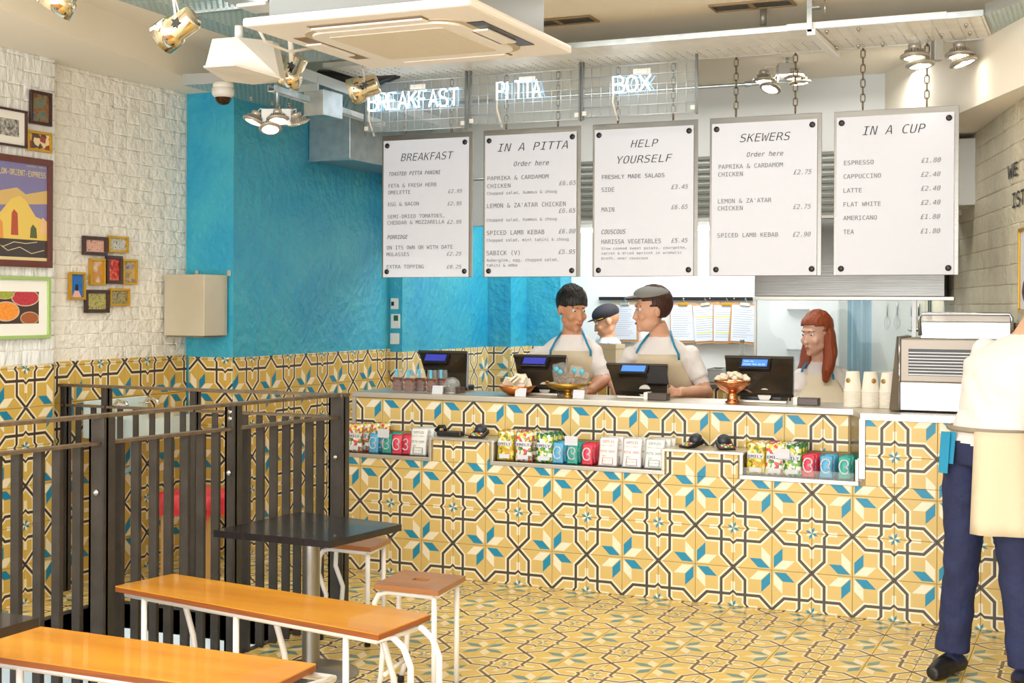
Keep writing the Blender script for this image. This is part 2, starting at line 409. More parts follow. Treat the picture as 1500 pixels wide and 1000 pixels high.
# ceiling slot vents
for (u, v, g) in ((818, 31, 'left'), (1102, 7, 'right')):
    c = at(u, v, 'Z', 2.998)
    t = thing('ceiling_vent', 'dark slot vent in the cream ceiling, '+('beside the air conditioner' if g == 'left' else 'beside the vertical grey pipe'), 'vent', c, 0, None)
    for sx in (-.1, .1):
        MB().box((c.x+sx-.088, c.y-.06, c.z-.004), (c.x+sx+.088, c.y+.06, c.z)).build('opening', BLACKPL, t)
    f = MB()
    for lo, hi in (((-.2, -.075), (.2, -.06)), ((-.2, .06), (.2, .075)), ((-.2, -.06), (-.188, .06)), ((.188, -.06), (.2, .06)), ((-.012, -.06), (.012, .06))):
        f.box((c.x+lo[0], c.y+lo[1], c.z-.008), (c.x+hi[0], c.y+hi[1], c.z))
    f.build('vent_frame', mat('bronze_frame', (150, 128, 92), .5), t)

# ================================================================== COUNTER
ctr = thing('service_counter', 'long service counter clad in yellow, blue and white patterned tiles with steel edging', 'counter', (0, .3, 0))
LX0, LX1, RX1 = -1.62, 1.44, 2.22
LED = .787; TRZ = .672; UY = .25
body = MB()
body.box((LX0, .006, 0), (LX1, UY+.15, TRZ-.01))
trays = [(-1.62, -.94), (-.565, .43), (.835, 1.425)]     # snack recesses (X range)
gaps = [(-.94, -.565), (.43, .835), (1.425, 1.44)]
for a, b in gaps: body.box((a, .006, TRZ-.01), (b, UY+.006, LED-.012))
body.box((-1.60, UY+.006, TRZ-.01), (1.36, UY+.4, .985))
body.prism([(LX1, .006, 0), (RX1, .006, 0), (RX1-.15, .66, 0), (1.36, .66, 0), (1.36, UY, 0)], (0, 0, .985))
body.build('counter_body', GROUT, ctr)
# lower front tiles around the recesses
rects = [(LX0, 0, RX1, TRZ-.02), (LX1+.02, TRZ-.02, RX1, .978)]+[(a+.012, TRZ-.02, b-.012, LED-.012) for a, b in gaps[:2]]
tile_field(ctr, (0, .006, 0), (1, 0, 0), (0, 0, 1), (0, -1, 0), rects, (0, 0), T_WALL)
tile_field(ctr, (0, UY+.006, 0), (1, 0, 0), (0, 0, 1), (0, -1, 0), [(-1.575, LED, 1.335, .978)], (.0-.4*5+.005, .775), T_WALL)
# steel top, ends, ledge and recess frames
MB().box((-1.60, UY-.012, .978), (1.36, UY+.42, 1.010), None, .004).build('worktop', STEELW, ctr)
tp = MB(); tp.prism([(LX1-.004, -.006, .978), (RX1+.02, -.006, .978), (RX1-.14, .68, .978), (1.36, .68, .978), (1.36, UY-.012, .978)], (0, 0, .032)); tp.build('side_worktop', STEELW, ctr)
MB().prism([(1.345, UY-.008, TRZ), (1.36, UY-.004, TRZ), (1.446, .002, TRZ), (1.43, -.002, TRZ)], (0, 0, .31)).build('side_panel', STEEL, ctr)
MB().box((1.43, -.003, LED-.1), (1.458, .01, .98)).build('corner_trim', STEELW, ctr)
MB().box((-1.60, UY-.006, LED), (-1.575, UY+.4, .98)).build('end_trim', STEELW, ctr)
for a, b in gaps[:2]:
    MB().box((a-.016, -.006, LED-.014), (b+.016, UY+.004, LED), None, .002).build('ledge', STEELW, ctr)
for i, (a, b) in enumerate(trays):
    MB().box((a, .02, TRZ-.012), (b, UY+.004, TRZ)).build('recess_floor', STEEL, ctr)
    f = MB(); w = .014
    f.box((a-.004, -.008, TRZ-.022), (b+.004, .012, TRZ), None, .003)
    if i: f.box((a-.004, -.008, TRZ), (a+w, .012, LED), None, .003)
    f.box((b-w, -.008, TRZ), (b+.004, .012, LED if i < 2 else .78), None, .003)
    f.build('recess_frame', STEELW, ctr)
    for q in (a, b-.004): MB().box((q, .012, TRZ), (q+.004, UY, LED-.002)).build('recess_side', STEELW, ctr)
GL = mat('clear_glass', (235, 245, 245), .02, trans=0, alpha=.12)
MB().box((.85, .002, TRZ+.001), (1.405, .006, TRZ+.04)).build('glass_lip', GL, ctr)

# back counter behind the staff
bc = thing('back_counter', 'tiled low back counter with steel top behind the staff', 'counter', (.2, 2.6, 0))
MB().box((-1.6, 2.46, 0), (1.38, 3.1, .955)).build('counter_body', GROUT, bc)
tile_field(bc, (0, 2.46, 0), (1, 0, 0), (0, 0, 1), (0, -1, 0), [(-1.6, .5, 1.38, .955)], (.1, 0), T_LEFT)
MB().box((-1.62, 2.44, .955), (1.4, 3.1, .985), None, .003).build('worktop', STEEL, bc)

# stainless serving hood with glass screen, and what stands behind
hood = thing('extractor_hood', 'wide brushed stainless steel hood front above the glass screen', 'hood', (1.05, 2.2, 1.586))
MB().box((.371, 2.2, 1.60), (1.60, 2.7, 2.16), None, .004).build('hood_body', STEEL, hood)
MB().box((.371, 2.18, 1.575), (1.66, 2.215, 1.60), None, .003).build('lower_lip', STEELW, hood)
gs = thing('glass_screen', 'large clear glass screen under the steel hood', 'screen', (1.0, 2.2, .985))
MB().box((.385, 2.205, 1.0), (1.40, 2.212, 1.575)).build('pane', mat('screen_glass', (205, 228, 232), .03, alpha=.22), gs)
MB().box((1.40, 2.195, .985), (1.425, 2.22, 1.575)).build('post', STEEL, gs)
MB().box((.371, 2.195, .985), (.385, 2.22, 1.575)).build('edge_strip', STEELW, gs)
for (x0, x1, nm, lb, mt) in ((.80, .98, 'curtain_strip', 'pale blue strip curtain behind the glass screen, left of the red-haired woman', mat('blue_strip', (120, 178, 198), .3)),
                             (1.37, 1.44, 'curtain_strip', 'pale blue strip curtain beside the coffee machine', mat('blue_strip2', (140, 186, 200), .3))):
    pts = [(x0+(x1-x0)*k/8, 3.3+.03*math.sin(k*2.2), 0.0) for k in range(9)]
    c = MB()
    for p, q in zip(pts, pts[1:]): c.prism([p, (q[0]-.002, q[1], q[2]), (q[0]-.002, q[1]+.006, q[2]), (p[0], p[1]+.006, p[2])], (0, 0, 2.15))
    tag(c.build(nm, mt), lb, 'curtain')
ww = thing('splash_board', 'tall pale green-white wipe-clean board behind the glass screen', 'board', (1.2, 3.2, 0))
MB().box((1.05, 3.2, 0), (1.36, 3.22, 2.1)).build('panel', mat('pale_board', (228, 232, 222), .3), ww)
fr = thing('fridge', 'tall white upright fridge behind the left of the glass screen', 'fridge', (.45, 3.4, 0))
MB().box((.12, 3.3, .0), (.74, 3.85, 2.05), None, .012).build('body', mat('fridge_white', (240, 242, 242), .25), fr)
for z in (1.2, 1.5): MB().box((.36, 3.27, z), (.52, 3.30, z+.014)).build('handle', STEEL, fr)
for k, x in enumerate((1.1, 1.17, 1.27, 1.32)):    # utensils on the wall
    t = thing('hanging_whisk' if k < 2 else 'hanging_ladle', ('steel whisk' if k < 2 else 'steel ladle')+' hanging behind the glass screen, '+('first', 'second', 'third', 'fourth')[k]+' from the left of four', 'utensil', (x, 3.17, 1.35))
    MB().tube([(x, 3.196, 1.47), (x, 3.196, 1.56)], .006).build('handle', STEEL, t)
    w2 = MB()
    if k < 2:
        for a in range(4):
            an = a*PI/4; w2.tube([(x+.028*math.sin(s_*PI)*math.cos(an), 3.165+.028*math.sin(s_*PI)*math.sin(an), 1.47-.1*s_) for s_ in [i/8 for i in range(9)]], .0015, 5)
    else: w2.tube([(x, 3.196, 1.47), (x+.004, 3.168, 1.38)], .003); w2.ell((x, 3.16, 1.37), (.022, .022, .014))
    w2.build('head', STEEL, t)
# fluorescent lamp in the kitchen
lt = thing('strip_light', 'long white fluorescent strip light glowing behind the menu boards', 'light', (-.3, 2.8, 2.1))
MB().box((-1.3, 2.76, 2.12), (.75, 2.86, 2.15)).build('housing', WPLAST, lt)
for x in (-1.1, .5): MB().tube([(x, 2.81, 2.15), (x, 2.81, 3.0)], .004, 6).build('suspension_rod', BOLT, lt)
MB().tube([(-1.25, 2.8, 2.10), (.7, 2.8, 2.10)], .016).build('tube', mat('lamp_white', (255, 255, 250), .5, emit=(255, 252, 240), estr=5), lt)

# ================================================================== MENU BOARDS
try: MONO = bpy.data.fonts.load(bpy.utils.system_resource('DATAFILES', path='fonts')+'/DejaVuSansMono.woff2')
except Exception: MONO = None
def text_mesh(mb, txt, M, width=None, height=None, shear=0, thick=.0006, thin=0.0, align='LEFT'):
    cu = bpy.data.curves.new('t', 'FONT'); cu.body = txt; cu.size = 1; cu.shear = shear; cu.offset = thin; cu.resolution_u = 3; cu.space_character = 1.0
    if MONO: cu.font = MONO
    o = bpy.data.objects.new('t', cu); COL.objects.link(o)
    dg = bpy.context.evaluated_depsgraph_get(); me = bpy.data.meshes.new_from_object(o.evaluated_get(dg))
    bpy.data.objects.remove(o); bpy.data.curves.remove(cu)
    xs = [v.co.x for v in me.vertices]; ys = [v.co.y for v in me.vertices]
    if not xs: return
    x0, x1 = min(xs), max(xs); capt = .73 if MONO else .70
    sx = width/(x1-x0) if width else height/capt; sy = height/capt if height else sx
    off = {'LEFT': -x0, 'CENTER': -(x0+x1)/2}[align]
    for v in me.vertices: v.co = M @ Vector(((v.co.x+off)*sx, v.co.y*sy, thick))
    mb.bm.from_mesh(me); bpy.data.meshes.remove(me)
def wall_text(mb, txt, p0, p1, capt, U, N, shear=0, lift=.001, thin=-.012):
    """txt runs from p0 to p1 (baseline ends), cap height in metres."""
    p0, p1 = Vector(p0), Vector(p1); M = basis(p0+Vector(N)*lift, U, Vector(N).cross(Vector(U)), N)
    text_mesh(mb, txt, M, width=(p1-p0).length, height=capt, shear=shear, thin=thin)
BY = .30
def z7(x, y): return 550+x/3.261, 180+y/3.263
def z8(x, y): return 1010+x/3.061, 150+y/3.063
PM = 1/268.0   # metres per photograph pixel on the board plane
boards = [
 ('breakfast', (-1.440, -.836), z7, 'white BREAKFAST menu board, leftmost of five, on a chain-hung metal plate', [
  ('T', 'BREAKFAST', 120, 372, 183, 44), ('i', 'TOASTED PITTA PANINI', 64, 310, 253, 20), ('n', 'FETA & FRESH HERB', 62, 290, 310, 20), ('n', 'OMELETTE', 60, 166, 342, 20), ('p', '£2.95', 345, 414, 335, 20),
  ('n', 'EGG & BACON', 59, 206, 398, 20), ('p', '£2.95', 342, 412, 394, 20), ('n', 'SEMI-DRIED TOMATOES,', 57, 328, 457, 20), ('n', 'CHEDDAR & MOZZARELLA', 56, 328, 486, 20), ('p', '£2.95', 340, 411, 482, 20),
  ('i', 'PORRIDGE', 55, 154, 555, 21), ('n', 'ON ITS OWN OR WITH DATE', 53, 368, 605, 20), ('n', 'MOLASSES', 51, 160, 637, 20), ('p', '£2.25', 338, 410, 634, 20), ('n', 'EXTRA TOPPING', 53, 230, 696, 20), ('p', '£0.25', 338, 410, 696, 20)]),
 ('pitta', (-.768, -.164), z7, 'white IN A PITTA menu board, second from the left', [
  ('T', 'IN A PITTA', 582, 918, 138, 46), ('i', 'Order here', 660, 828, 207, 26), ('n', 'PAPRIKA & CARDAMOM', 534, 826, 275, 22), ('n', 'CHICKEN', 533, 644, 312, 22), ('p', '£6.65', 875, 957, 298, 24), ('s', 'Chopped salad, hummus & zhoug', 532, 865, 344, 16),
  ('n', "LEMON & ZA'ATAR CHICKEN", 532, 908, 407, 24), ('p', '£6.65', 873, 955, 430, 24), ('s', 'Chopped salad, hummus & zhoug', 530, 865, 472, 16), ('n', 'SPICED LAMB KEBAB', 530, 806, 536, 24), ('p', '£6.80', 873, 955, 528, 24),
  ('s', 'Chopped salad, mint tahini & zhoug', 530, 921, 568, 16), ('n', 'SABICK (V)', 529, 688, 632, 24), ('p', '£5.95', 872, 954, 626, 24), ('s', 'Aubergine, egg, chopped salad,', 530, 872, 663, 16), ('s', 'tahini & amba', 530, 676, 687, 16)]),
 ('help', (-.092, .515), z7, 'white HELP YOURSELF menu board, middle one of five', [
  ('T', 'HELP', 1218, 1350, 118, 44), ('T', 'YOURSELF', 1155, 1418, 195, 44), ('d', 'FRESHLY MADE SALADS', 1081, 1380, 269, 22), ('n', 'SIDE', 1079, 1140, 330, 24), ('p', '£3.45', 1411, 1493, 316, 24), ('n', 'MAIN', 1079, 1140, 425, 24), ('p', '£6.65', 1411, 1492, 412, 24),
  ('i', 'COUSCOUS', 1079, 1194, 531, 24), ('n', 'HARISSA VEGETABLES', 1079, 1363, 578, 24), ('p', '£5.45', 1411, 1491, 572, 24), ('s', 'Slow cooked sweet potato, courgette,', 1079, 1484, 606, 14), ('s', 'carrot & dried apricot in aromatic', 1079, 1462, 629, 14), ('s', 'broth, over couscous', 1079, 1300, 653, 14)]),
 ('skewers', (.580, 1.180), z8, 'white SKEWERS menu board, fourth from the left', [
  ('T', 'SKEWERS', 225, 452, 178, 44), ('i', 'Order here', 256, 420, 244, 24), ('n', 'PAPRIKA & CARDAMOM', 130, 418, 299, 22), ('n', 'CHICKEN', 128, 238, 333, 22), ('p', '£2.75', 465, 547, 323, 24), ('n', "LEMON & ZA'ATAR", 127, 367, 453, 22), ('n', 'CHICKEN', 126, 238, 485, 22), ('p', '£2.75', 463, 544, 478, 24),
  ('n', 'SPICED LAMB KEBAB', 124, 397, 606, 22), ('p', '£2.90', 461, 543, 602, 24)]),
 ('cup', (1.243, 1.862), z8, 'white IN A CUP menu board of hot drinks, rightmost of five', [
  ('T', 'IN A CUP', 775, 1058, 147, 48), ('n', 'ESPRESSO', 692, 825, 281, 22), ('p', '£1.80', 1038, 1127, 270, 24), ('n', 'CAPPUCCINO', 690, 858, 342, 22), ('p', '£2.40', 1036, 1125, 333, 24), ('n', 'LATTE', 690, 772, 405, 22), ('p', '£2.40', 1036, 1125, 396, 24),
  ('n', 'FLAT WHITE', 690, 857, 467, 22), ('p', '£2.40', 1036, 1125, 459, 24), ('n', 'AMERICANO', 689, 840, 528, 22), ('p', '£1.80', 1034, 1124, 523, 24), ('n', 'TEA', 689, 737, 590, 22), ('p', '£1.80', 1034, 1124, 587, 24)])]
for nm, (x0, x1), zf, lab, lines in boards:
    zb, zt = 1.695, 2.545; t = thing('menu_board', lab, 'sign', ((x0+x1)/2, BY+.02, zb), 0, 'hanging menu boards')
    MB().box((x0, BY+.012, zb), (x1, BY+.018, zt), None, .002).build('backing_plate', STEEL, t)
    MB().box((x0+.014, BY+.004, zb+.002), (x1-.022, BY+.012, zt-.032), None, .0015).build('sheet', PAPER, t)
    for px in (x0+.04, x1-.048):
        for pz in (zb+.035, zt-.062):
            MB().lathe([(0, .005), (.014, .005), (.0155, .003), (.0155, 0), (0, 0)], 16, basis((px, BY+.004, pz), (1, 0, 0), (0, 0, 1), (0, -1, 0))).build('magnet', BLACKPL, t)
    tk = {'T': MB(), 'n': MB(), 'd': MB()}
    for st, tx, a, b, y, cap in lines:
        k = (3.261 if zf is z7 else 3.061)
        p0 = at(*zf(a, y), 'Y', BY); x1w = at(*zf(b, y), 'Y', BY)[0]
        dz = cap*(1.16 if st == 'T' else 1.22)/k*((p0-CAM).dot(FW))/F
        wall_text(tk['T' if st == 'T' else ('d' if st in 'idps' and st in 'id' else 'n')], tx, p0, (x1w, BY, p0.z), dz, (1, 0, 0), (0, -1, 0), shear=.25 if st in 'Tip' else 0, lift=-.0025, thin=-.008 if st == 'T' else 0)
    for k, mt, nn in (('T', INK, 'heading_lettering'), ('d', INKM, 'sub_heading_lettering'), ('n', INKG, 'item_lettering')):
        if len(tk[k].bm.verts): tag(tk[k].build(nn, mt, t), kind='stuff')
# chains: links one by one
def link_mesh():
    mb = MB(); L_, w_ = .022, .0105
    pts = [(w_*math.cos(a), L_*.55+w_*math.sin(a), 0) for a in [i*PI/5 for i in range(6)]]+[(-w_*math.cos(a), -L_*.55-w_*math.sin(a), 0) for a in [i*PI/5 for i in range(6)]]
    mb.tube(pts, .0032, 6, closed=True); o = mb.build('chain_link', mat('dull_chain', (120, 108, 90), .35, .9)); me = o.data; bpy.data.objects.remove(o); return me
LINKM = link_mesh()
names5 = ('BREAKFAST', 'IN A PITTA', 'HELP YOURSELF', 'SKEWERS', 'IN A CUP')
chx = [(592, 660), (740, 816), (904, 985), (1077, 1164), (1263, 1357)]
for bi, pr_ in enumerate(chx):
    for si, px in enumerate(pr_):
        x = at(px, 170, 'Y', BY).x; z1 = 2.862 if (bi, si) != (0, 0) else 2.862
        t = thing('hanging_chain', 'steel link chain holding the %s side of the %s board' % (('left', 'right')[si], names5[bi]), 'chain', (x, BY+.015, 2.545), 0, 'chains holding the menu boards')
        n = int((z1-2.55)/.038)+1
        for k in range(n):
            o = link('chain_link', LINKM, t); o.matrix_basis = basis((x, BY+.015, 2.552+.018+k*.038), (1, 0, 0) if k % 2 else (0, 1, 0), (0, 0, 1), (0, -1, 0) if k % 2 else (1, 0, 0))

# ================================================================== OVERHEAD
def perforated(name, base, sx, sy, slot=(.55, .4), metal=.85):
    """galvanised sheet with real see-through slots (alpha)"""
    M = mat(name, base, .36, metal, vary=(12, tuple(int(c*.9) for c in base), .5)); nt = M.node_tree; E.nt = nt; b = nt.nodes['Principled BSDF']
    uv = nt.nodes.new('ShaderNodeUVMap'); sp = nt.nodes.new('ShaderNodeSeparateXYZ'); nt.links.new(uv.outputs[0], sp.inputs[0])
    u = E(sp.outputs[0])*(1/sx); v = E(sp.outputs[1])*(1/sy)
    row = E.op('FLOOR', v); fu = E.op('FRACT', u+row*(.5 if sx < .04 else .3)); fv = E.op('FRACT', v)
    hole = emax((fu-.5).abs()-slot[0]/2, (fv-.5).abs()-slot[1]/2) > 0
    nt.links.new(hole.v, b.inputs['Alpha']); return M
PERF = perforated('perforated_tray', (244, 240, 230), .045, .055, (.55, .12), .1)
PERFL = perforated('perforated_sheet', (176, 200, 200), .030, .022, (.6, .34), .5)
GALVL = mat('galvanised_lip', (186, 192, 192), .36, .6)
def sheet(name, pts, m, parent, U, V):
    bm = bmesh.new(); vs = [bm.verts.new(Vector(p)) for p in pts]; f = bm.faces.new(vs); l = bm.loops.layers.uv.verify()
    for lp in f.loops: lp[l].uv = (lp.vert.co.dot(Vector(U)), lp.vert.co.dot(Vector(V)))
    me = bpy.data.meshes.new(name); bm.to_mesh(me); bm.free(); me.materials.append(m); return link(name, me, parent)
# main tray above the menu boards
TZ = 2.866
t = thing('cable_tray', 'long perforated galvanised cable tray running above the menu boards', 'cable tray', (.7, .05, TZ))
sheet('perforated_base', [(-1.5, -.26, TZ), (2.02, -.26, TZ), (2.02, .30, TZ), (-1.5, .30, TZ)], PERF, t, (0, 1, 0), (1, 0, 0))
MB().box((-1.5, -.265, TZ-.002), (2.02, -.26, TZ+.026)).build('side_rail', GALV, t)
MB().box((-1.5, .30, TZ-.002), (2.02, .305, TZ+.05)).build('side_rail', GALVL, t)
MB().box((1.12, -.272, TZ), (1.86, -.267, TZ+.03), None, .001).build('joining_plate', WHITEP, t)
t2 = thing('cable_tray', 'perforated cable tray branching off at the top right corner', 'cable tray', (2.2, -.3, TZ))
d = Vector((.62, -.62, 0))
pA, pB, pC, pD = Vector((2.03, -.26, TZ)), Vector((2.03, .30, TZ)), Vector((3.2, -.4, TZ)), Vector((2.75, -1.3, TZ))
sheet('perforated_base', [pA, pD, pC, pB], PERFL, t2, (0, 1, 0), (1, 0, 0))
n1 = (pD-pA).normalized(); MB().prism([pA, pD, pD+Vector((0, 0, .05)), pA+Vector((0, 0, .05))], Vector((n1.y, -n1.x, 0))*.005).build('side_rail', GALVL, t2)
# splice bolts on the right part
for k, (x, y) in enumerate(((1.3, -.2), (1.45, -.2), (1.27, .22), (1.38, .22), (1.5, .22), (1.8, .1), (1.93, .1), (1.93, -.1))):
    MB().lathe([(0, -.02), (.006, -.02), (.006, -.008), (.011, -.008), (.011, 0), (0, 0)], 8, Matrix.Translation((x, y, TZ-.001))).build('bolt', BOLT, t)
# bracket, rod and strut that hold it
h = thing('tray_bracket', 'galvanised hanging bracket with a white strut under the cable tray', 'bracket', (1.16, -.3, TZ))
bx_ = at(1222, 75, 'Z', TZ).x
MB().box((bx_-.012, -.30, TZ-.02), (bx_+.012, -.296, 3.0)).build('hanger_strip', GALVL, h)
MB().box((bx_-.012, -.30, TZ-.036), (bx_+.028, .34, TZ-.006), None, .002).build('strut', WHITEP, h)
MB().box((bx_-.01, -.31, 2.955), (bx_+.05, -.26, 2.962)).build('ceiling_foot', GALV, h)
MB().tube([(bx_+.07, -.28, 2.93), (bx_+.07, -.28, 3.0)], .004).build('threaded_rod', BOLT, h)
px_ = at(1118, 20, 'Y', -.2)
tag(MB().tube([(px_.x, -.2, TZ+.05), (px_.x, -.2, 3.0)], .016, 14).build('conduit_pipe', mat('grey_conduit', (150, 150, 138), .4, .5)), 'vertical grey pipe between ceiling and cable tray', 'pipe')
hp = thing('conduit_pipe', 'thin horizontal metal conduit on the ceiling behind the neon signs', 'pipe', (.2, 1.4, 2.9))
MB().tube([(-1.6, 1.4, 2.90), (.86, 1.4, 2.90)], .011, 10).build('pipe', GALV, hp)
MB().tube([(.50, 1.4, 2.90), (.54, 1.4, 2.90)], .018, 12).build('coupling', GALV, hp)
for x in (-1.0, .2, .7): MB().tube([(x, 1.4, 2.9), (x, 1.4, 3.0)], .005).build('clip', GALV, hp)

# left perforated trays
t = thing('cable_tray', 'perforated cable tray above the white loudspeaker, left of the air conditioner', 'cable tray', (-1.05, -1.5, 2.82))
sheet('perforated_base', [(-1.19, -3.6, 2.80), (-.83, -3.6, 2.80), (-.86, -.75, 2.80), (-1.30, -.75, 2.80)], PERFL, t, (1, 0, 0), (0, 1, 0))
MB().prism([(-1.19, -3.6, 2.80), (-1.30, -.75, 2.80), (-1.30, -.75, 2.85), (-1.19, -3.6, 2.85)], (.004, 0, 0)).build('side_rail', GALVL, t)
MB().prism([(-.83, -3.6, 2.80), (-.86, -.75, 2.80), (-.86, -.75, 2.85), (-.83, -3.6, 2.85)], (.004, 0, 0)).build('side_rail', GALVL, t)
MB().box((-1.16, -1.98, 2.79), (-.70, -1.95, 2.84), None, .002).build('cross_strut', GALV, t)
for x in (-1.17, -.86): MB().tube([(x, -1.94, 2.82), (x, -1.94, 3.0)], .005).build('threaded_rod', BOLT, t)
t = thing('cable_tray', 'low perforated cable tray in front of the blue wall', 'cable tray', (-1.9, .4, 2.74))
sheet('perforated_base', [(-2.13, -.70, 2.74), (-1.40, -.62, 2.74), (-1.62, 1.75, 2.74), (-2.18, 1.75, 2.74)], PERFL, t, (1, 0, 0), (0, 1, 0))
MB().prism([(-2.13, -.70, 2.74), (-1.40, -.62, 2.74), (-1.40, -.62, 2.80), (-2.13, -.70, 2.80)], (0, -.004, 0)).build('front_rail', GALVL, t)
MB().prism([(-1.40, -.62, 2.74), (-1.62, 1.75, 2.74), (-1.62, 1.75, 2.80), (-1.40, -.62, 2.80)], (.004, 0, 0)).build('side_rail', GALVL, t)
for k in range(14):
    x, y = R.uniform(-2.05, -1.5), R.uniform(-.55, .5)
    MB().lathe([(0, -.022), (.009, -.018), (.009, -.004), (.014, -.004), (.014, 0), (0, 0)], 8, Matrix.Translation((x, y, 2.739))).build('bolt', BOLT, t)
for x, y in ((-2.05, .8), (-1.5, -.5), (-2.05, -.5), (-1.6, 1.4)): MB().tube([(x, y, 2.74), (x, y, 3.0)], .005).build('threaded_rod', BOLT, t)
t = thing('strut_channel', 'bright galvanised strut channel running past the lamp cluster to the neon sign', 'channel', (-1.5, .3, 2.67))
a_, b_ = at(397, 134, 'Z', 2.64), at(560, 186, 'Z', 2.64)
dd = (b_-a_).normalized(); nn = Vector((-dd.y, dd.x, 0))
MB().prism([a_-nn*.02, a_+nn*.02, b_+nn*.02, b_-nn*.02], (0, 0, .004)).build('channel_base', WHITEP, t)
for s_ in (-1, 1): MB().prism([a_+nn*.02*s_, b_+nn*.02*s_, b_+nn*.017*s_, a_+nn*.017*s_], (0, 0, .035)).build('channel_side', GALV, t)
for q in (.15, .85):
    p = a_+(b_-a_)*q; MB().tube([p, (p.x, p.y, 2.74)], .006).build('hanger', BOLT, t)
t = thing('galvanised_box', 'galvanised junction box hanging beside the four-lamp cluster', 'box', (-1.35, -.3, 2.6))
q0 = at(445, 128, 'Y', -.45); q1 = at(474, 168, 'Y', -.45)
MB().box((q0.x, -.45, q1.z), (q1.x, -.25, 2.71), None, .003).build('housing', GALV, t)
MB().box((q0.x-.09, -.46, 2.70), (q1.x-.03, -.45, 2.78), None, .002).build('front_plate', GALVL, t)
# duct boxes near the bulkhead
t = thing('ventilation_duct', 'square galvanised duct end on the blue wall, left of the BREAKFAST board', 'duct', (-2.08, 1.3, 2.47))
MB().box((-2.235, .75, 2.47), (-1.925, 1.90, 2.85), None, .004).build('duct_body', GALV, t)
MB().box((-2.238, .744, 2.465), (-1.92, .752, 2.478)).build('end_flange', BOLT, t)
tag(MB().tube([(-2.2, 1.62, 2.40), (-1.2, 1.62, 2.40)], .010, 8).build('conduit_pipe', GALV), 'thin conduit under the galvanised duct, left of the BREAKFAST board', 'pipe')
t = thing('pipe_bundle', 'black and grey insulated pipes between the trays and the air conditioner', 'pipes', (-.7, -1.1, 2.9))
MB().tube([(-.78, -1.7, 2.92), (-.68, -1.5, 2.93), (-.58, -1.4, 2.93), (-.40, -1.4, 2.93)], .045, 12).build('insulated_pipe', BLACKPL, t)
MB().tube([(-.76, -1.9, 2.86), (-.66, -1.8, 2.87), (-.40, -1.75, 2.87)], .028, 12).build('grey_pipe', mat('grey_foam', (92, 98, 102), .7), t)
MB().tube([(-1.75, .1, 2.88), (-1.5, .12, 2.86), (-1.36, .14, 2.87), (-1.25, .14, 2.9)], .05, 12).build('insulated_pipe', BLACKPL, t)

# air conditioner cassette
ac = thing('air_conditioner', 'large square cream ceiling cassette air conditioner hanging at the top', 'air conditioner', (0, -1.95, 2.575))
A0, A1, B0, B1 = -.44, .51, -2.53, -1.55; Za = 2.575
MB().box((A0+.06, B0+.09, Za+.03), (A1-.09, B1-.09, 2.86), None, .003).build('housing', mat('ac_housing', (140, 146, 148), .4, .3), ac)
pn = MB(); pn.box((A0, B0, Za), (A1, B1, Za+.035), None, .012); pn.build('fascia_panel', CREAMPL, ac)
cx, cy_ = (A0+A1)/2, (B0+B1)/2; hw = .335
def rr(h, r, z, n=6, cx=cx, cy=cy_):
    out = []
    for qx, qy, a0 in ((1, 1, 0), (-1, 1, PI/2), (-1, -1, PI), (1, -1, 3*PI/2)):
        for k in range(n+1):
            a = a0+k*PI/2/n; out.append((cx+qx*(h-r)+r*math.cos(a), cy+qy*(h-r)+r*math.sin(a), z))
    return out
MB().prism(rr(.345, .12, Za-.004), (0, 0, .004)).build('recess_ring', mat('ac_shadow_gap', (196, 184, 160), .6), ac)
MB().prism(rr(.318, .10, Za-.012), (0, 0, .012)).build('centre_panel', CREAMPL, ac)
MB().prism(rr(.245, .01, Za-.0145, 2), (0, 0, .003)).build('intake_grille', mat('ac_grille', (226, 220, 204), .6, bump=(160, .5, 1, (1, .02, 1))), ac)
for (dx, dy, lx, ly, dark) in ((0, -.365, .24, .045, 0), (.365, 0, .045, .24, 1), (0, .365, .24, .045, 0), (-.365, 0, .045, .24, 0)):
    MB().box((cx+dx-lx, cy_+dy-ly, Za-.003), (cx+dx+lx, cy_+dy+ly, Za+.001)).build('outlet_slot', BLACKPL if dark else mat('ac_slot', (140, 120, 96), .5), ac)
    k = .55
    MB().box((cx+dx-lx*.98+(0 if lx > ly else -.012), cy_+dy-ly*k-(0 if ly > lx else -.0), Za-.012), (cx+dx+lx*.98-(0 if lx > ly else .03), cy_+dy+ly*k, Za-.004), None, .002).build('louvre_flap', CREAMPL, ac)
for sx, sy in ((-.3, -.3), (.3, -.3), (-.3, .3), (.3, .3)): MB().tube([(cx+sx, cy_+sy, 2.86), (cx+sx, cy_+sy, 3.0)], .006).build('threaded_rod', BOLT, ac)
MB().tube([(A0-.0, B0+.1, Za+.02), (A0-.03, B0+.2, Za-.02), (A0-.02, B0+.35, Za-.03), (A0+.01, B0+.5, Za+.01)], .006).build('cable', WPLAST, ac)

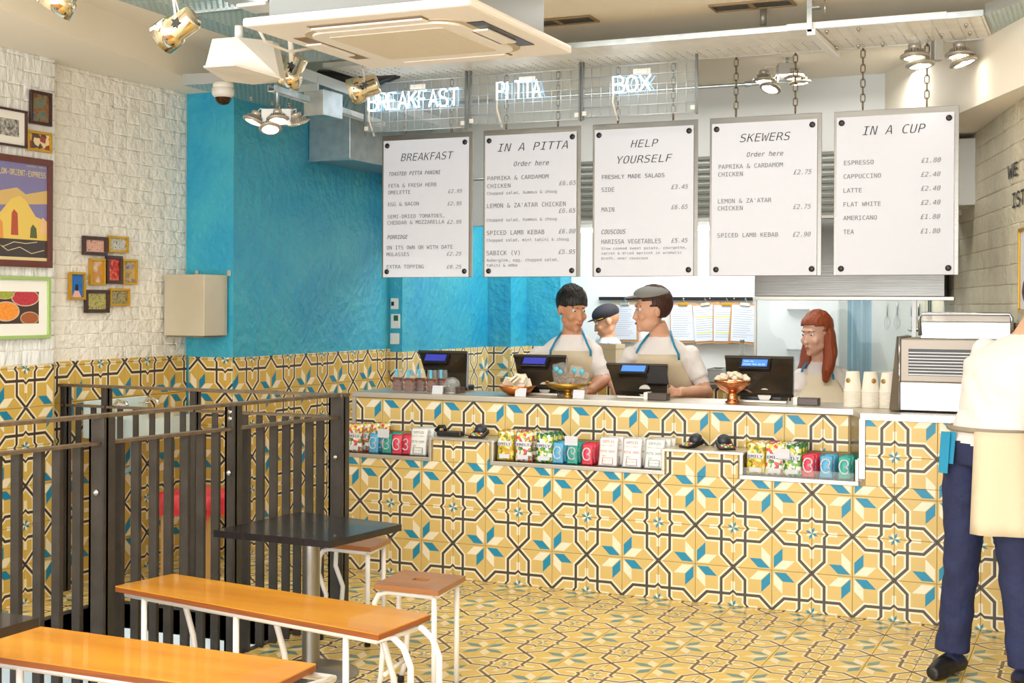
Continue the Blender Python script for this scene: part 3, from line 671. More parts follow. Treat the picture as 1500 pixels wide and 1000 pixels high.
# loudspeaker
sc = Vector((-.775, -2.053, 2.543))
sp_ = thing('wall_speaker', 'white wedge loudspeaker hanging under the cable tray, left of the air conditioner', 'speaker', sc+Vector((0, 0, .27)))
def spx(u, v, dpt): return CAM+ray(u, v)*(dpt/F)
front = [spx(299, 98, 5.45), spx(340, 93, 5.35), spx(345, 56, 5.45), spx(312, 60, 5.55)]
ff = [spx(346, 96, 5.40), spx(366, 103, 5.42), spx(408, 114, 5.5), spx(412, 108, 5.5), spx(398, 62, 5.62), spx(346, 55, 5.5)]
MB().prism([spx(301, 96, 5.5), spx(311, 57, 5.6), spx(347, 54, 5.48), spx(399, 60, 5.62), spx(410, 114, 5.55), spx(345, 95, 5.42)], FW*.16+Vector((0, 0, .02))).build('cabinet', mat('speaker_white', (236, 232, 222), .5), sp_)
MB().prism([spx(298, 99, 5.48), spx(344, 96, 5.38), spx(411, 115, 5.5), spx(404, 121, 5.66), spx(372, 124, 5.72), spx(330, 119, 5.66)], (0, 0, .008)).build('grille', mat('speaker_grille', (222, 218, 206), .6, bump=(400, .4, 1)), sp_)
MB().tube([spx(350, 56, 5.6), spx(350, 38, 5.6)], .018).build('bracket_arm', WHITEP, sp_)
MB().box(sc+Vector((-.05, .02, .24)), sc+Vector((.10, .16, .258)), None, .008).build('bracket_plate', WHITEP, sp_)
# dome camera
dc = CAM+ray(327, 128)*(7.3/F)
dm = thing('dome_camera', 'small white dome security camera with smoked bubble near the blue wall', 'camera', dc)
zt_ = 2.74-dc.z
MB().lathe([(0, zt_), (.055, zt_), (.058, .0), (.052, -.005), (0, -.005)], 24, Matrix.Translation(dc)).build('base_ring', WPLAST, dm)
MB().lathe([(.050, -.004), (.062, -.01), (.060, -.04), (.046, -.056), (.0, -.056)], 24, Matrix.Translation(dc)).build('housing', WPLAST, dm)
MB().lathe([(.046, -.052), (.042, -.072), (.028, -.090), (.0, -.097)], 24, Matrix.Translation(dc)).build('bubble', mat('smoked_dome', (70, 52, 34), .06, .7), dm)
txc = MB(); wall_text(txc, 'GeoVision', dc+Vector((-.014, -.062, -.028)), dc+Vector((.02, -.062, -.028)), .005, (1, 0, 0), (0, -1, 0)); tag(txc.build('lettering', INKG, dm), kind='stuff')

# chrome can spotlights
CAN = mat('polished_can', (232, 222, 198), .10, 1)
def can(p, q, rad, lab, top=None, e=(0, 0)):
    p, q = Vector(p), Vector(q); d = (q-p); L_ = d.length; M = lookm(p, d)
    t = thing('chrome_spotlight', lab, 'spotlight', p, 0, 'chrome can spotlights on the cable trays')
    MB().lathe([(0, 0), (rad*.70, 0), (rad*.80, L_*.05), (rad*.82, L_*.52), (rad*.95, L_*.56), (rad*.95, L_*.60), (rad*.99, L_*.62), (rad*.99, L_*.66), (rad, L_*.68), (rad*1.04, L_), (rad*.97, L_), (rad*.9, L_*.9), (0, L_*.82)], 28, M).build('can_body', CAN, t)
    MB().lathe([(0, L_*.84), (rad*.9, L_*.86), (rad*.9, L_*.88), (0, L_*.88)], 20, M).build('lamp_face', mat('lamp_glass_face', (250, 240, 214), .2), t)
    mid = p+d*.42; sd = d.normalized().cross(FW).normalized(); tp_ = top or mid+Vector((0, 0, .2))
    sdv = FW*-1
    for s_ in (-1, 1):
        k = mid+sdv*s_*rad*.9
        MB().prism([k+sd*.010, k-sd*.010, Vector((tp_.x, tp_.y, tp_.z))-sd*.01+sdv*s_*.01, Vector((tp_.x, tp_.y, tp_.z))+sd*.01+sdv*s_*.01], sdv*s_*.003).build('yoke_arm', WHITEP, t)
        kn = MB(); ax = lookm(k+sdv*s_*.004, sdv*s_)
        kn.prism([ax @ Vector(((.021 if i % 2 == 0 else .010)*math.cos(i*PI/5), (.021 if i % 2 == 0 else .010)*math.sin(i*PI/5), 0)) for i in range(10)], sdv*s_*.012); kn.build('knob', BLACKPL, t)
    MB().tube([tp_, (tp_.x, tp_.y, 2.999)], .004, 6).build('stem', GALV, t)
    return t
def D(u, v, dd): return CAM+ray(u, v)*(dd/F)
can(D(284, 24, 5.05), D(236, 58, 5.09), .060, 'chrome can spotlight aimed down left beneath the perforated tray', D(254, 0, 4.98)+Vector((0, 0, .02)))
can(D(438, 82, 5.9), D(419, 124, 5.93), .058, 'chrome can spotlight between loudspeaker and air conditioner', D(425, 58, 5.8))
can(D(554, 122, 6.35), D(513, 136, 6.36), .062, 'chrome can spotlight next to the neon BREAKFAST sign', D(531, 100, 6.25))
can(D(108, -32, 4.85), D(78, 16, 4.86), .062, 'chrome can spotlight cut off by the top left corner', D(90, -40, 4.8))

# LED lamp clusters
LEDM = mat('led_face', (255, 248, 230), .4, emit=(255, 244, 220), estr=9)
HEAD = mat('lamp_head', (178, 172, 160), .35, .5)
def head(t, c, r, d):
    M = lookm(c, d)   # +Z is the direction of light
    MB().lathe([(0, -r*.95), (r*.42, -r*.95), (r*.45, -r*.9), (r*.45, -r*.5), (r*.30, -r*.5), (0, -r*.5)][::-1], 20, M).build('driver_cap', HEAD, t)
    hm = MB().lathe([(0, -r*.52), (r*.5, -r*.5), (r*.72, -r*.2), (r*1.0, -r*.16), (r*1.04, -r*.06), (r*1.0, .02*r), (r*.8, r*.04), (0, r*.0)], 28, M).build('lamp_head', HEAD, t)
    fb = MB()
    for k in range(22):
        a = 2*PI*k/22; fb.box((r*.40, -r*.018, -r*.5), (r*.72, r*.018, -r*.16), M @ rotm('Z', a))
    tag(fb.build('cooling_fins', HEAD, hm), kind='stuff')
    MB().lathe([(r*.80, r*.03), (r*.84, r*.10), (r*.76, r*.12), (r*.74, r*.03)], 28, M).build('bezel', CHROME, hm)
    MB().lathe([(0, r*.06), (r*.72, r*.06), (r*.72, r*.03)], 24, M).build('lens', LEDM, hm)
def cluster(lab, box, heads, r, dpt, topz=3.0, lamps=True):
    c = D(*box[:2], dpt); t = thing('lamp_cluster', lab, 'spotlight', (c.x, c.y, topz-.01), 0, 'clusters of round LED spotlights')
    w_, h_ = box[2]*dpt/F, box[3]*dpt/F
    M = basis(c, RT, _fw, (0, 0, 1))
    MB().box((-w_/2, -.03, -h_/2), (w_/2, .03, h_/2), M, .003).build('mounting_box', mat('lamp_box', (186, 184, 178), .4, .4), t)
    MB().tube([(c.x, c.y, c.z+h_/2), (c.x, c.y, topz)], .008).build('stem', GALV, t)
    for (u, v, dx, dy) in heads:
        p = D(u, v, dpt-.03); d = Vector((0, 0, -1))+RT*dx-_fw*dy; head(t, p, r, d)
        MB().tube([p-d.normalized()*r*.9, p-d.normalized()*r*1.3+RT*.01, c+RT*(.3*(p-c).dot(RT))+Vector((0, 0, h_*.3))], .003, 6).build('cable', WPLAST, t)
        if lamps:
            l = bpy.data.lights.new('spot_lamp', 'SPOT'); l.energy = (1.2 if dpt < 6.9 else 18 if dpt < 7.5 else 8); l.color = (1, .94, .84); l.spot_size = math.radians(84); l.spot_blend = .6; l.shadow_soft_size = .04
            o = bpy.data.objects.new('spot_lamp', l); COL.objects.link(o); o.matrix_basis = lookm(p+d.normalized()*.02, -d)
    return t
cluster('cluster of four round spotlights in front of the blue wall, below the dome camera', (406, 172, 44, 24), ((371, 178, -.35, .2), (407, 176, .05, .25), (396, 189, .1, .45), (438, 180, .3, -.3)), .058, 7.0, 2.74)
cluster('cluster of four round spotlights on the ceiling behind the chain of the SKEWERS board', (1153, 106, 26, 26), ((1119, 118, 0, .05), (1164, 115, 0, .05), (1128, 130, -.35, .3), (1172, 122, .1, .0)), .063, 7.9, 3.0)
cluster('pair of double round spotlights under the tray, top right above the IN A CUP board', (1373, 66, 13, 46), ((1340, 84, 0, .1), (1348, 96, .06, .12), (1406, 82, 0, .1), (1412, 92, .3, .15)), .070, 6.7, TZ)

# neon signs on wire grids
NEON = mat('neon_glow', (255, 255, 255), .4, emit=(228, 242, 255), estr=4.5)
GLY = {'B': [[(0, 0), (0, 1), (.4, 1), (.55, .85), (.55, .65), (.4, .52), (0, .52)], [(.4, .52), (.6, .38), (.6, .15), (.45, 0), (0, 0)]],
       'R': [[(0, 0), (0, 1), (.42, 1), (.58, .85), (.58, .62), (.42, .5), (0, .5)], [(.28, .5), (.6, 0)]], 'E': [[(.55, 1), (0, 1), (0, 0), (.55, 0)], [(0, .52), (.45, .52)]],
       'A': [[(0, 0), (.3, 1), (.6, 0)], [(.1, .33), (.5, .33)]], 'K': [[(0, 0), (0, 1)], [(.55, 1), (0, .45)], [(.16, .6), (.58, 0)]], 'F': [[(0, 0), (0, 1), (.55, 1)], [(0, .52), (.42, .52)]],
       'S': [[(.55, .85), (.42, 1), (.15, 1), (.02, .85), (.02, .68), (.15, .55), (.42, .47), (.57, .34), (.57, .15), (.43, 0), (.14, 0), (0, .14)]], 'T': [[(0, 1), (.6, 1)], [(.3, 1), (.3, 0)]],
       'P': [[(0, 0), (0, 1), (.42, 1), (.58, .85), (.58, .62), (.42, .48), (0, .48)]], 'I': [[(.12, 0), (.12, 1)]], 'O': [[(.3, 0), (.08, .14), (0, .5), (.08, .86), (.3, 1), (.52, .86), (.6, .5), (.52, .14), (.3, 0)]], 'X': [[(0, 0), (.6, 1)], [(0, 1), (.6, 0)]]}
GW = mat('grid_wire', (214, 222, 226), .3, .7)
GY = .14
for (word, x0, x1, z0, z1, ul, ur, vb, capp) in (('BREAKFAST', -1.46, -.80, 2.545, 2.83, 540, 672, 162, 24), ('PITTA', -.775, -.105, 2.555, 2.83, 728, 792, 148, 25), ('BOX', -.09, .552, 2.56, 2.83, 898, 954, 138, 23)):
    t = thing('neon_sign', 'white neon %s sign on a wire grid panel' % word, 'sign', ((x0+x1)/2, GY, z0), 0, 'neon signs on wire grids')
    nx = 12; nz = 5
    if word == 'BREAKFAST': x0w = -1.43
    for k in range(nx+1):
        x = x0+(x1-x0)*k/nx; MB().tube([(x, GY, z0), (x, GY, z1)], .0025, 6).build('grid_wire', GW, t)
    for k in range(nz+1):
        z = z0+(z1-z0)*k/nz; MB().tube([(x0, GY-.003, z), (x1, GY-.003, z)], .0025, 6).build('grid_wire', GW, t)
    MB().box((x0, GY+.01, z0), (x1, GY+.014, z1)).build('clear_backing', mat('acrylic', (225, 240, 246), .03, alpha=.13), t)
    for x in (x0, x1): MB().box((x-.005, GY-.006, z0-.01), (x+.005, GY+.02, TZ)).build('side_post', mat('grid_post', (118, 124, 124), .4, .5), t)
    for x in (x0+.015, x1-.015): MB().box((x-.012, GY-.014, z0+.01), (x+.012, GY-.002, z0+.035), None, .003).build('clamp', WPLAST, t)
    a = at(ul, vb, 'Y', GY-.03); b = at(ur, vb, 'Y', GY-.03); capm = capp*((a-CAM).dot(FW))/F; n = len(word); adv = (b.x-a.x+.0)/(n-.12)
    zb0 = at((ul+ur)/2, vb-4, 'Y', GY-.03).z
    for i, chh in enumerate(word):
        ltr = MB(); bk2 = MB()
        for st in GLY[chh]:
            w_ = adv*.82/.6
            ltr.tube([(a.x+i*adv+px*w_, GY-.03, zb0+pz*capm) for px, pz in st], .0052, 8)
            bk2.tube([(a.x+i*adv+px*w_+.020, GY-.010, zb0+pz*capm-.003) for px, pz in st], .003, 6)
        ltr.build('neon_letter', NEON, t)
        bk2.build('letter_reflection', mat('neon_reflection', (150, 190, 215), .3, emit=(150, 196, 230), estr=.7), t)  # dim glowing copy standing in for the letter's reflection in the backing
    MB().tube([(a.x, GY-.03, zb0), (a.x-.005, GY-.02, zb0-.05), (a.x+.01, GY+.02, z0-.02)], .006, 8).build('tube_end', WPLAST, t)
    MB().box(((x0+x1)/2-.03, GY-.002, z1-.05), ((x0+x1)/2+.07, GY+.008, z1-.02), None, .003).build('transformer', WPLAST, t)

# white box beside the hood, right-wall lettering and frame
tag(MB().box((1.30, 1.5, 2.13), (1.87, 1.9, 2.52), None, .006).build('wall_box', PANELW), 'plain white box on the wall right of the IN A CUP board', 'box')
p0 = at(1478, 262, 'Y', 0.2)
def on_right(u, v, lift=.004):
    d = ray(u, v); O = O_R+N_R*lift; tt = (O-CAM).dot(N_R)/d.dot(N_R); return CAM+d*tt
sg = thing('wall_lettering', 'raised black lettering cut off by the right edge of the picture', 'sign', on_right(1490, 300))
for (tx, u0, v0, u1, cp) in (('WE S', 1477, 263, 1508, 27), ('ISTA', 1484, 305, 1510, 30)):
    mb = MB(); A = on_right(u0, v0, .012); B = on_right(u1, v0, .012)
    capm = cp*((A-CAM).dot(FW))/F
    wall_text(mb, tx, A, A-D_R*(B-A).length, capm, -D_R, N_R, 0, .004, .012); tag(mb.build('lettering', INK, sg), kind='stuff')
def frame_on(P, U, V, N, w, h, bw, fm, lab, art, cat='picture', matw=0, group=None, depth=.018, label_extra=None):
    t = thing('picture_frame', lab, cat, P, 0, group); O = Vector(P); U, V, N = Vector(U), Vector(V), Vector(N)
    M = basis(O, U, V, N)
    for (a, b) in (((0, 0), (w, bw)), ((0, h-bw), (w, h)), ((0, bw), (bw, h-bw)), ((w-bw, bw), (w, h-bw))):
        MB().box((a[0], a[1], .002), (b[0], b[1], depth), M, .002).build('frame_side', fm, t)
    MB().box((bw*.8, bw*.8, .002), (w-bw*.8, h-bw*.8, .006), M).build('backing', PAPER, t)
    if matw: MB().box((bw, bw, .006), (w-bw, h-bw, .007), M).build('mount', mat('mount_board', (240, 238, 230), .7), t)
    return t, M, (bw+matw, bw+matw, w-bw-matw, h-bw-matw)
def art_mat(name, cols, scale=10, kind='noise', stretch=(1, 1, 1), rough=.35, seed=0):
    if name in MATS: return MATS[name]
    M = bpy.data.materials.new(name); M.use_nodes = True; MATS[name] = M; nt = M.node_tree; b = nt.nodes['Principled BSDF']; b.inputs['Roughness'].default_value = rough
    tc = nt.nodes.new('ShaderNodeTexCoord'); mp = nt.nodes.new('ShaderNodeMapping'); mp.inputs['Scale'].default_value = stretch; mp.inputs['Location'].default_value = (seed, seed*.7, 0)
    nt.links.new(tc.outputs['Object'], mp.inputs[0])
    if kind == 'noise': n = nt.nodes.new('ShaderNodeTexNoise'); n.inputs['Detail'].default_value = 6; out = n.outputs['Fac']
    else: n = nt.nodes.new('ShaderNodeTexVoronoi'); out = n.outputs['Color']
    n.inputs['Scale'].default_value = scale; nt.links.new(mp.outputs[0], n.inputs['Vector'])
    cr = nt.nodes.new('ShaderNodeValToRGB'); cr.color_ramp.interpolation = 'CONSTANT' if kind != 'noise' else 'LINEAR'; el = cr.color_ramp.elements
    while len(el) > 1: el.remove(el[-1])
    lo, hi = (.32, .68) if kind == 'noise' else (0, 1)
    for i, c in enumerate(cols):
        q = lo+(hi-lo)*i/(len(cols)) if kind != 'noise' else lo+(hi-lo)*i/max(1, len(cols)-1)
        e = el[0] if i == 0 else el.new(q); e.position = q; e.color = srgb(*c)
    if kind != 'noise':
        sx = nt.nodes.new('ShaderNodeSeparateColor'); nt.links.new(out, sx.inputs[0]); out = sx.outputs[0]
    nt.links.new(out, cr.inputs[0]); nt.links.new(cr.outputs[0], b.inputs['Base Color']); return M
def flat(M, pts, m, name, t, z=.0085):
    bm = bmesh.new(); bm.faces.new([bm.verts.new(M @ Vector((p[0], p[1], z))) for p in pts]); me = bpy.data.meshes.new(name); bm.to_mesh(me); bm.free(); me.materials.append(m); return link(name, me, t)
def rect(r): return [(r[0], r[1]), (r[2], r[1]), (r[2], r[3]), (r[0], r[3])]
DKW = mat('dark_wood_frame', (62, 30, 20), .35, coat=.3); GOLD = mat('gold_frame', (206, 158, 46), .3, .6); MAHO = mat('mahogany_frame', (98, 42, 24), .35, coat=.3); GREENF = mat('green_frame', (160, 188, 110), .5)
LU, LV, LN = (0, 1, 0), (0, 0, 1), (1, 0, 0)
def lw(a, z, x): return (x, a, z)
xp = XP+.004; xw = XW+.004
t, M, r_ = frame_on((xp, -1.474, 2.450), LU, LV, LN, .151, .173, .016, DKW, 'small dark framed colourful picture at the top of the brick pier', None)
flat(M, rect(r_), art_mat('art_1', [(60, 70, 50), (150, 90, 50), (110, 130, 90), (60, 90, 150)], 40), 'print', t)
t, M, r_ = frame_on((xp, -1.496, 2.312), LU, LV, LN, .174, .104, .014, GOLD, 'small gold framed picture of coloured spools, under the top dark frame', None)
flat(M, rect(r_), art_mat('art_2', [(200, 170, 80), (150, 60, 60), (230, 210, 160), (90, 60, 50)], 30, 'voronoi'), 'print', t)
t, M, r_ = frame_on((xp, -1.76, 2.318), LU, LV, LN, .264, .190, .012, DKW, 'black framed black-and-white group photograph with cream mount', None, matw=.04)
flat(M, rect(r_), art_mat('art_3', [(60, 60, 58), (150, 148, 140), (210, 206, 196)], 45), 'print', t)
# travel poster
t, M, r_ = frame_on((xp, -1.80, 1.716), LU, LV, LN, .484, .56, .034, MAHO, 'large mahogany framed vintage style travel poster in violet and yellow', None)
w0, h0 = .484, .56
flat(M, rect(r_), mat('poster_violet', (128, 122, 168), .4), 'print', t, .0080)
flat(M, [(.034, .34), (.14, .38), (.24, .40), (.30, .37), (.45, .40), (.45, .33), (.034, .30)], mat('poster_sand', (214, 180, 110), .4), 'headland', t, .0084)
flat(M, [(.034, .18), (.12, .26), (.20, .34), (.26, .36), (.30, .34), (.37, .26), (.45, .24), (.45, .14), (.034, .14)], mat('poster_yellow', (232, 200, 96), .4), 'hill', t, .0086)
for k, (a, b, c) in enumerate(((.10, .14, .22), (.20, .16, .27), (.33, .15, .20), (.40, .17, .24))):
    flat(M, [(a, b), (a+.05, b), (a+.045, c), (a+.02, c+.02), (a+.005, c)], mat(('poster_orange', 'poster_rust', 'poster_green', 'poster_peach')[k], ((226, 150, 70), (180, 80, 50), (90, 100, 60), (236, 190, 140))[k], .4), 'rooftop', t, .0090)
flat(M, [(.034, .034), (.45, .034), (.45, .14), (.034, .14)], mat('poster_dark', (66, 58, 56), .4), 'map_band', t, .0088)
flat(M, [(.034, .034), (.45, .034), (.45, .05), (.034, .05)], mat('poster_cream', (226, 206, 150), .4), 'foot_band', t, .0092)
rt = MB()
for pts in ([(.05, .09), (.12, .11), (.18, .08), (.26, .10), (.34, .07), (.43, .09)], [(.05, .12), (.15, .10), (.22, .125), (.30, .12), (.38, .13)]):
    for p, q in zip(pts, pts[1:]):
        dx, dy = q[0]-p[0], q[1]-p[1]; L_ = math.hypot(dx, dy); nx, ny = -dy/L_*.0018, dx/L_*.0018
        rt.quad(*[M @ Vector((x, y, .0096)) for x, y in ((p[0]-nx, p[1]-ny), (q[0]-nx, q[1]-ny), (q[0]+nx, q[1]+ny), (p[0]+nx, p[1]+ny))])
tag(rt.build('map_lines', mat('poster_cream', (1, 1, 1)), t), kind='stuff')
tx = MB(); text_mesh(tx, 'SIMPLON-ORIENT-EXPRESS', M @ Matrix.Translation((.046, .462, .0092)), width=.392, height=.040, thin=.006); text_mesh(tx, 'LONDRES PARIS', M @ Matrix.Translation((.30, .512, .0092)), width=.14, height=.009)
tag(tx.build('lettering', mat('poster_title', (232, 214, 150), .4), t), kind='stuff')
# green food photograph
t, M, r_ = frame_on((xp, -1.80, 1.351), LU, LV, LN, .473, .318, .018, GREENF, 'pale green framed photograph of baskets of spices with white mount', None, matw=.06)
flat(M, rect(r_), mat('photo_dark', (70, 46, 36), .35), 'print', t, .0080)
for k, (cxx, cyy, rx_, ry_, c1, c2) in enumerate(((.17, .14, .085, .045, (226, 110, 30), (240, 160, 60)), (.30, .21, .09, .040, (150, 30, 40), (200, 60, 70)), (.33, .105, .06, .030, (120, 130, 60), (180, 60, 40)), (.16, .225, .06, .022, (190, 190, 60), (140, 150, 50)))):
    pts = [(min(r_[2], max(r_[0], cxx+rx_*math.cos(a)*1.08)), min(r_[3], max(r_[1], cyy+ry_*math.sin(a)*1.12))) for a in [i*2*PI/24 for i in range(24)]]
    flat(M, pts, mat('basket_rim', (206, 186, 160), .4), 'basket', t, .0083+k*.0004)
    pts = [(min(r_[2]-.001, max(r_[0]+.001, cxx+rx_*math.cos(a))), min(r_[3]-.001, max(r_[1]+.001, cyy+ry_*math.sin(a)))) for a in [i*2*PI/24 for i in range(24)]]
    flat(M, pts, art_mat('spice_%s' % 'abcd'[k], [c1, c2, c1], 90), 'spice', t, .0085+k*.0004)
# eight small frames
small = [(119, 345, 154, 375, DKW, 'dark framed pink swirl picture, top left of the eight-frame cluster', [(150, 80, 70), (236, 190, 170), (190, 120, 100)], 60),
         (156, 345, 185, 371, GOLD, 'gold framed black and white leaf picture, top right of the eight-frame cluster', [(60, 66, 60), (220, 222, 214), (110, 112, 108)], 70),
         (129, 378, 151, 418, GOLD, 'gold framed narrow picture in ochre and white, second row of the cluster', [(236, 214, 190), (196, 140, 60), (206, 150, 60)], 14),
         (153, 374, 176, 416, DKW, 'dark framed narrow picture of red fruit, centre of the cluster', [(120, 24, 24), (220, 60, 40), (236, 150, 110)], 55),
         (177, 379, 198, 417, GOLD, 'gold framed narrow picture of yellow buildings and blue sky, right of the cluster', [(60, 96, 170), (206, 176, 100), (150, 130, 90)], 26),
         (99, 398, 122, 439, GOLD, 'gold framed narrow bright blue picture, leftmost of the cluster', [(16, 96, 180), (20, 110, 200), (16, 96, 180)], 8),
         (122, 424, 157, 458, DKW, 'dark framed olive flower picture, bottom left of the cluster', [(70, 70, 36), (196, 190, 110), (120, 70, 50)], 60),
         (158, 422, 187, 448, GOLD, 'gold framed sepia group photograph, bottom right of the cluster', [(40, 34, 28), (180, 168, 120), (90, 90, 60)], 50)]
for k, (a, b, c, d, fm, lab, cols, scl) in enumerate(small):
    A = at(a, b, 'X', xw); B = at(c, d, 'X', xw); w_ = (B.y-A.y); h_ = A.z-B.z
    t, M, r_ = frame_on((xw, A.y, B.z), LU, LV, LN, w_, h_, .014 if fm is GOLD else .02, fm, lab, None, group='small frames on the white brick wall', depth=.02)
    flat(M, rect(r_), art_mat('small_art_%s' % 'abcdefgh'[k], cols, scl, seed=k*3.1), 'print', t)
    if k == 5:
        flat(M, [(r_[0]+.01, r_[1]), (r_[2]-.01, r_[1]), ((r_[0]+r_[2])/2, r_[1]+.06)], mat('pink_path', (230, 180, 180), .5), 'path', t, .009)
        flat(M, [((r_[0]+r_[2])/2-.012, r_[1]+.035), ((r_[0]+r_[2])/2+.012, r_[1]+.035), ((r_[0]+r_[2])/2+.01, r_[1]+.07), ((r_[0]+r_[2])/2-.01, r_[1]+.07)], BLACKPL, 'figure', t, .0095)
A = on_right(1496, 335); B = on_right(1496, 458)
t, M, r_ = frame_on(A-(A-B), -D_R, (0, 0, 1), N_R, .30, (A-B).length, .018, GOLD, 'gold and black framed picture cut off by the right edge', None)
flat(M, rect(r_), PAPER, 'print', t)

# stainless box on the column corner
bxg = thing('steel_cover_box', 'beige-grey steel cover box fixed across the corner of the white wall and blue column', 'box', (-2.35, -.2, 1.34))
MB().box((-2.56, -.31, 1.345), (-2.27, -.085, 1.705), None, .003).build('cover', mat('dull_steel', (206, 196, 172), .38, .35, vary=(4, (188, 178, 154), .6)), bxg)
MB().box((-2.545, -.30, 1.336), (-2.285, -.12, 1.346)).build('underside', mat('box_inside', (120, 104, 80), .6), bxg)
for x in (-2.50, -2.265):
    MB().box((x-.012, -.082, 1.70), (x+.012, -.074, 1.735), None, .002).build('fixing_tab', STEELW, bxg)
# wall controls on the blue wall
sw = thing('thermostat', 'white thermostat with green screen, middle one of three on the blue wall', 'control', (-2.18, 1.848, 1.40), 0)
def plate(nm, lab, z0, z1, x0=-2.228, x1=-2.165, grp=None):
    t = thing(nm, lab, 'switch', ((x0+x1)/2, 1.85, z0)); MB().box((x0, 1.842, z0), (x1, 1.852, z1), None, .003).build('face_plate', WPLAST, t); return t
a = plate('wall_sensor', 'small white sensor with a black window, topmost of three on the blue wall', 1.50, 1.58); MB().box((-2.222, 1.839, 1.525), (-2.20, 1.843, 1.555)).build('window', BLACKPL, a)
MB().box((-2.225, 1.840, 1.36), (-2.152, 1.852, 1.465), None, .003).build('face_plate', WPLAST, sw); MB().box((-2.20, 1.837, 1.415), (-2.165, 1.841, 1.455)).build('display', mat('lcd_green', (38, 96, 70), .3), sw)
a = plate('light_switch', 'white double light switch, lowest of three on the blue wall', 1.245, 1.325, -2.232, -2.158)
for x in (-2.215, -2.185): MB().box((x, 1.839, 1.27), (x+.018, 1.843, 1.30), None, .001).build('rocker', WPLAST, a)

# clipboards on a rail
rl = thing('clip_rail', 'black metal rail holding the clipboards on the back wall', 'rail', (-.55, 3.88, 1.59))
MB().box((-1.36, 3.87, 1.578), (-.05, 3.897, 1.606), None, .002).build('rail_bar', BLACKPL, rl)
for x in (-.72, -.62, -.40, -.20): MB().lathe([(0, .003), (.005, .003), (.005, 0)], 8, basis((x, 3.87, 1.592), (1, 0, 0), (0, 0, 1), (0, -1, 0))).build('screw', BOLT, rl)
cw = mat('clipboard_brown', (186, 140, 90), .5)
for k, (u, tilt, lab) in enumerate(((915, .02, 'clipboard with blank white sheets left of the man in profile'), (1001, .03, 'clipboard of white sheets just right of the man in profile'), (1034, .12, 'tilted clipboard with yellow highlighted lines, second from the right of the row'), (1066, 0, 'straight clipboard with two yellow highlighted lines'), (1094, -.08, 'clipboard of grey printed sheets beside the glass screen'))):
    p = at(u, 446, 'Y', 3.86); x = p.x; t = thing('clipboard', lab, 'clipboard', (x, 3.87, 1.24), 0, 'clipboards hanging on the back wall')
    M = basis((x, 3.866-.012*k, 1.575), (1, 0, 0), (0, 0, 1), (0, -1, 0)) @ rotm('Z', tilt)
    MB().box((-.115, -.345, -.002), (.115, -.02, .002), M, .001).build('board', cw, t)
    MB().box((-.105, -.325, .003), (.100, -.035, .006), M @ rotm('Z', -tilt*.4)).build('papers', PAPER, t)
    MB().box((-.04, -.04, .004), (.04, -.015, .016), M, .003).build('clip', GOLD if k % 2 else CHROME, t)
    MB().tube([M @ Vector((-.02, -.02, .008)), M @ Vector((0, .02, .010)), M @ Vector((.02, -.02, .008))], .002, 6).build('hook', BOLT, t)
    l = MB(); hl = MB()
    for i in range(13): l.box((-.09, -.075-i*.018, .0062), (.02+.06*R.random(), -.073-i*.018, .0066), M @ rotm('Z', -tilt*.4))
    for i in ((3, 10) if k in (2, 3) else ()): hl.box((-.09, -.078-i*.018, .0066), (.06, -.070-i*.018, .0069), M @ rotm('Z', -tilt*.4))
    tag(l.build('printed_lines', INKG, t), kind='stuff')
    if k in (2, 3): tag(hl.build('highlighted_lines', mat('highlighter', (214, 224, 60), .5), t), kind='stuff')
    else: hl.bm.free()

# ================================================================== STAIR RAILING
def rail_x(y): return -.84+.1347*(y+1.13)
def bar(t, x, y, ztop, zbot, along, name='bar', wx=.038, wd=.030):
    """T-section upright: a flat plate with a web"""
    mb = MB()
    if along == 'Y': mb.box((x-wx/2, y-.004, zbot), (x+wx/2, y+.004, ztop)); mb.box((x+.004-.008, y+.004, zbot), (x+.004, y+.004+wd, ztop))
    else: mb.box((x-.004, y-wx/2, zbot), (x+.004, y+wx/2, ztop)); mb.box((x-.03, y-.004, zbot), (x-.004, y+.004, ztop))
    return mb.build(name, IRON, t)
nr = thing('stair_railing', 'near run of the dark iron stair railing, nearest the benches', 'railing', (-1.0, -2.2, -.15), 0, None)
def along_rail(y0, y1, z, w, h, nm, dx=0):
    a = Vector((rail_x(y0)+dx, y0, z)); b = Vector((rail_x(y1)+dx, y1, z)); d = (b-a).normalized(); n = Vector((-d.y, d.x, 0))
    return MB().prism([a-n*w/2, a+n*w/2, b+n*w/2, b-n*w/2], (0, 0, h)).build(nm, IRONB, nr)
along_rail(-3.75, -1.10, 1.09, .05, .014, 'handrail')
along_rail(-3.75, -1.12, .985, .045, .012, 'second_rail')
along_rail(-3.75, -1.12, -.10, .07, .014, 'bottom_rail')
ys = [-3.62, -3.53, -3.44, -3.35, -3.26, -3.17, -3.085, -2.997, -2.90, -2.815, -2.72, -2.516, -2.43, -2.335, -2.255, -2.162, -2.072, -1.985, -1.797, -1.707, -1.62, -1.535, -1.457, -1.373, -1.295]
for y in ys: bar(nr, rail_x(y), y, .985, -.10, 'Y')
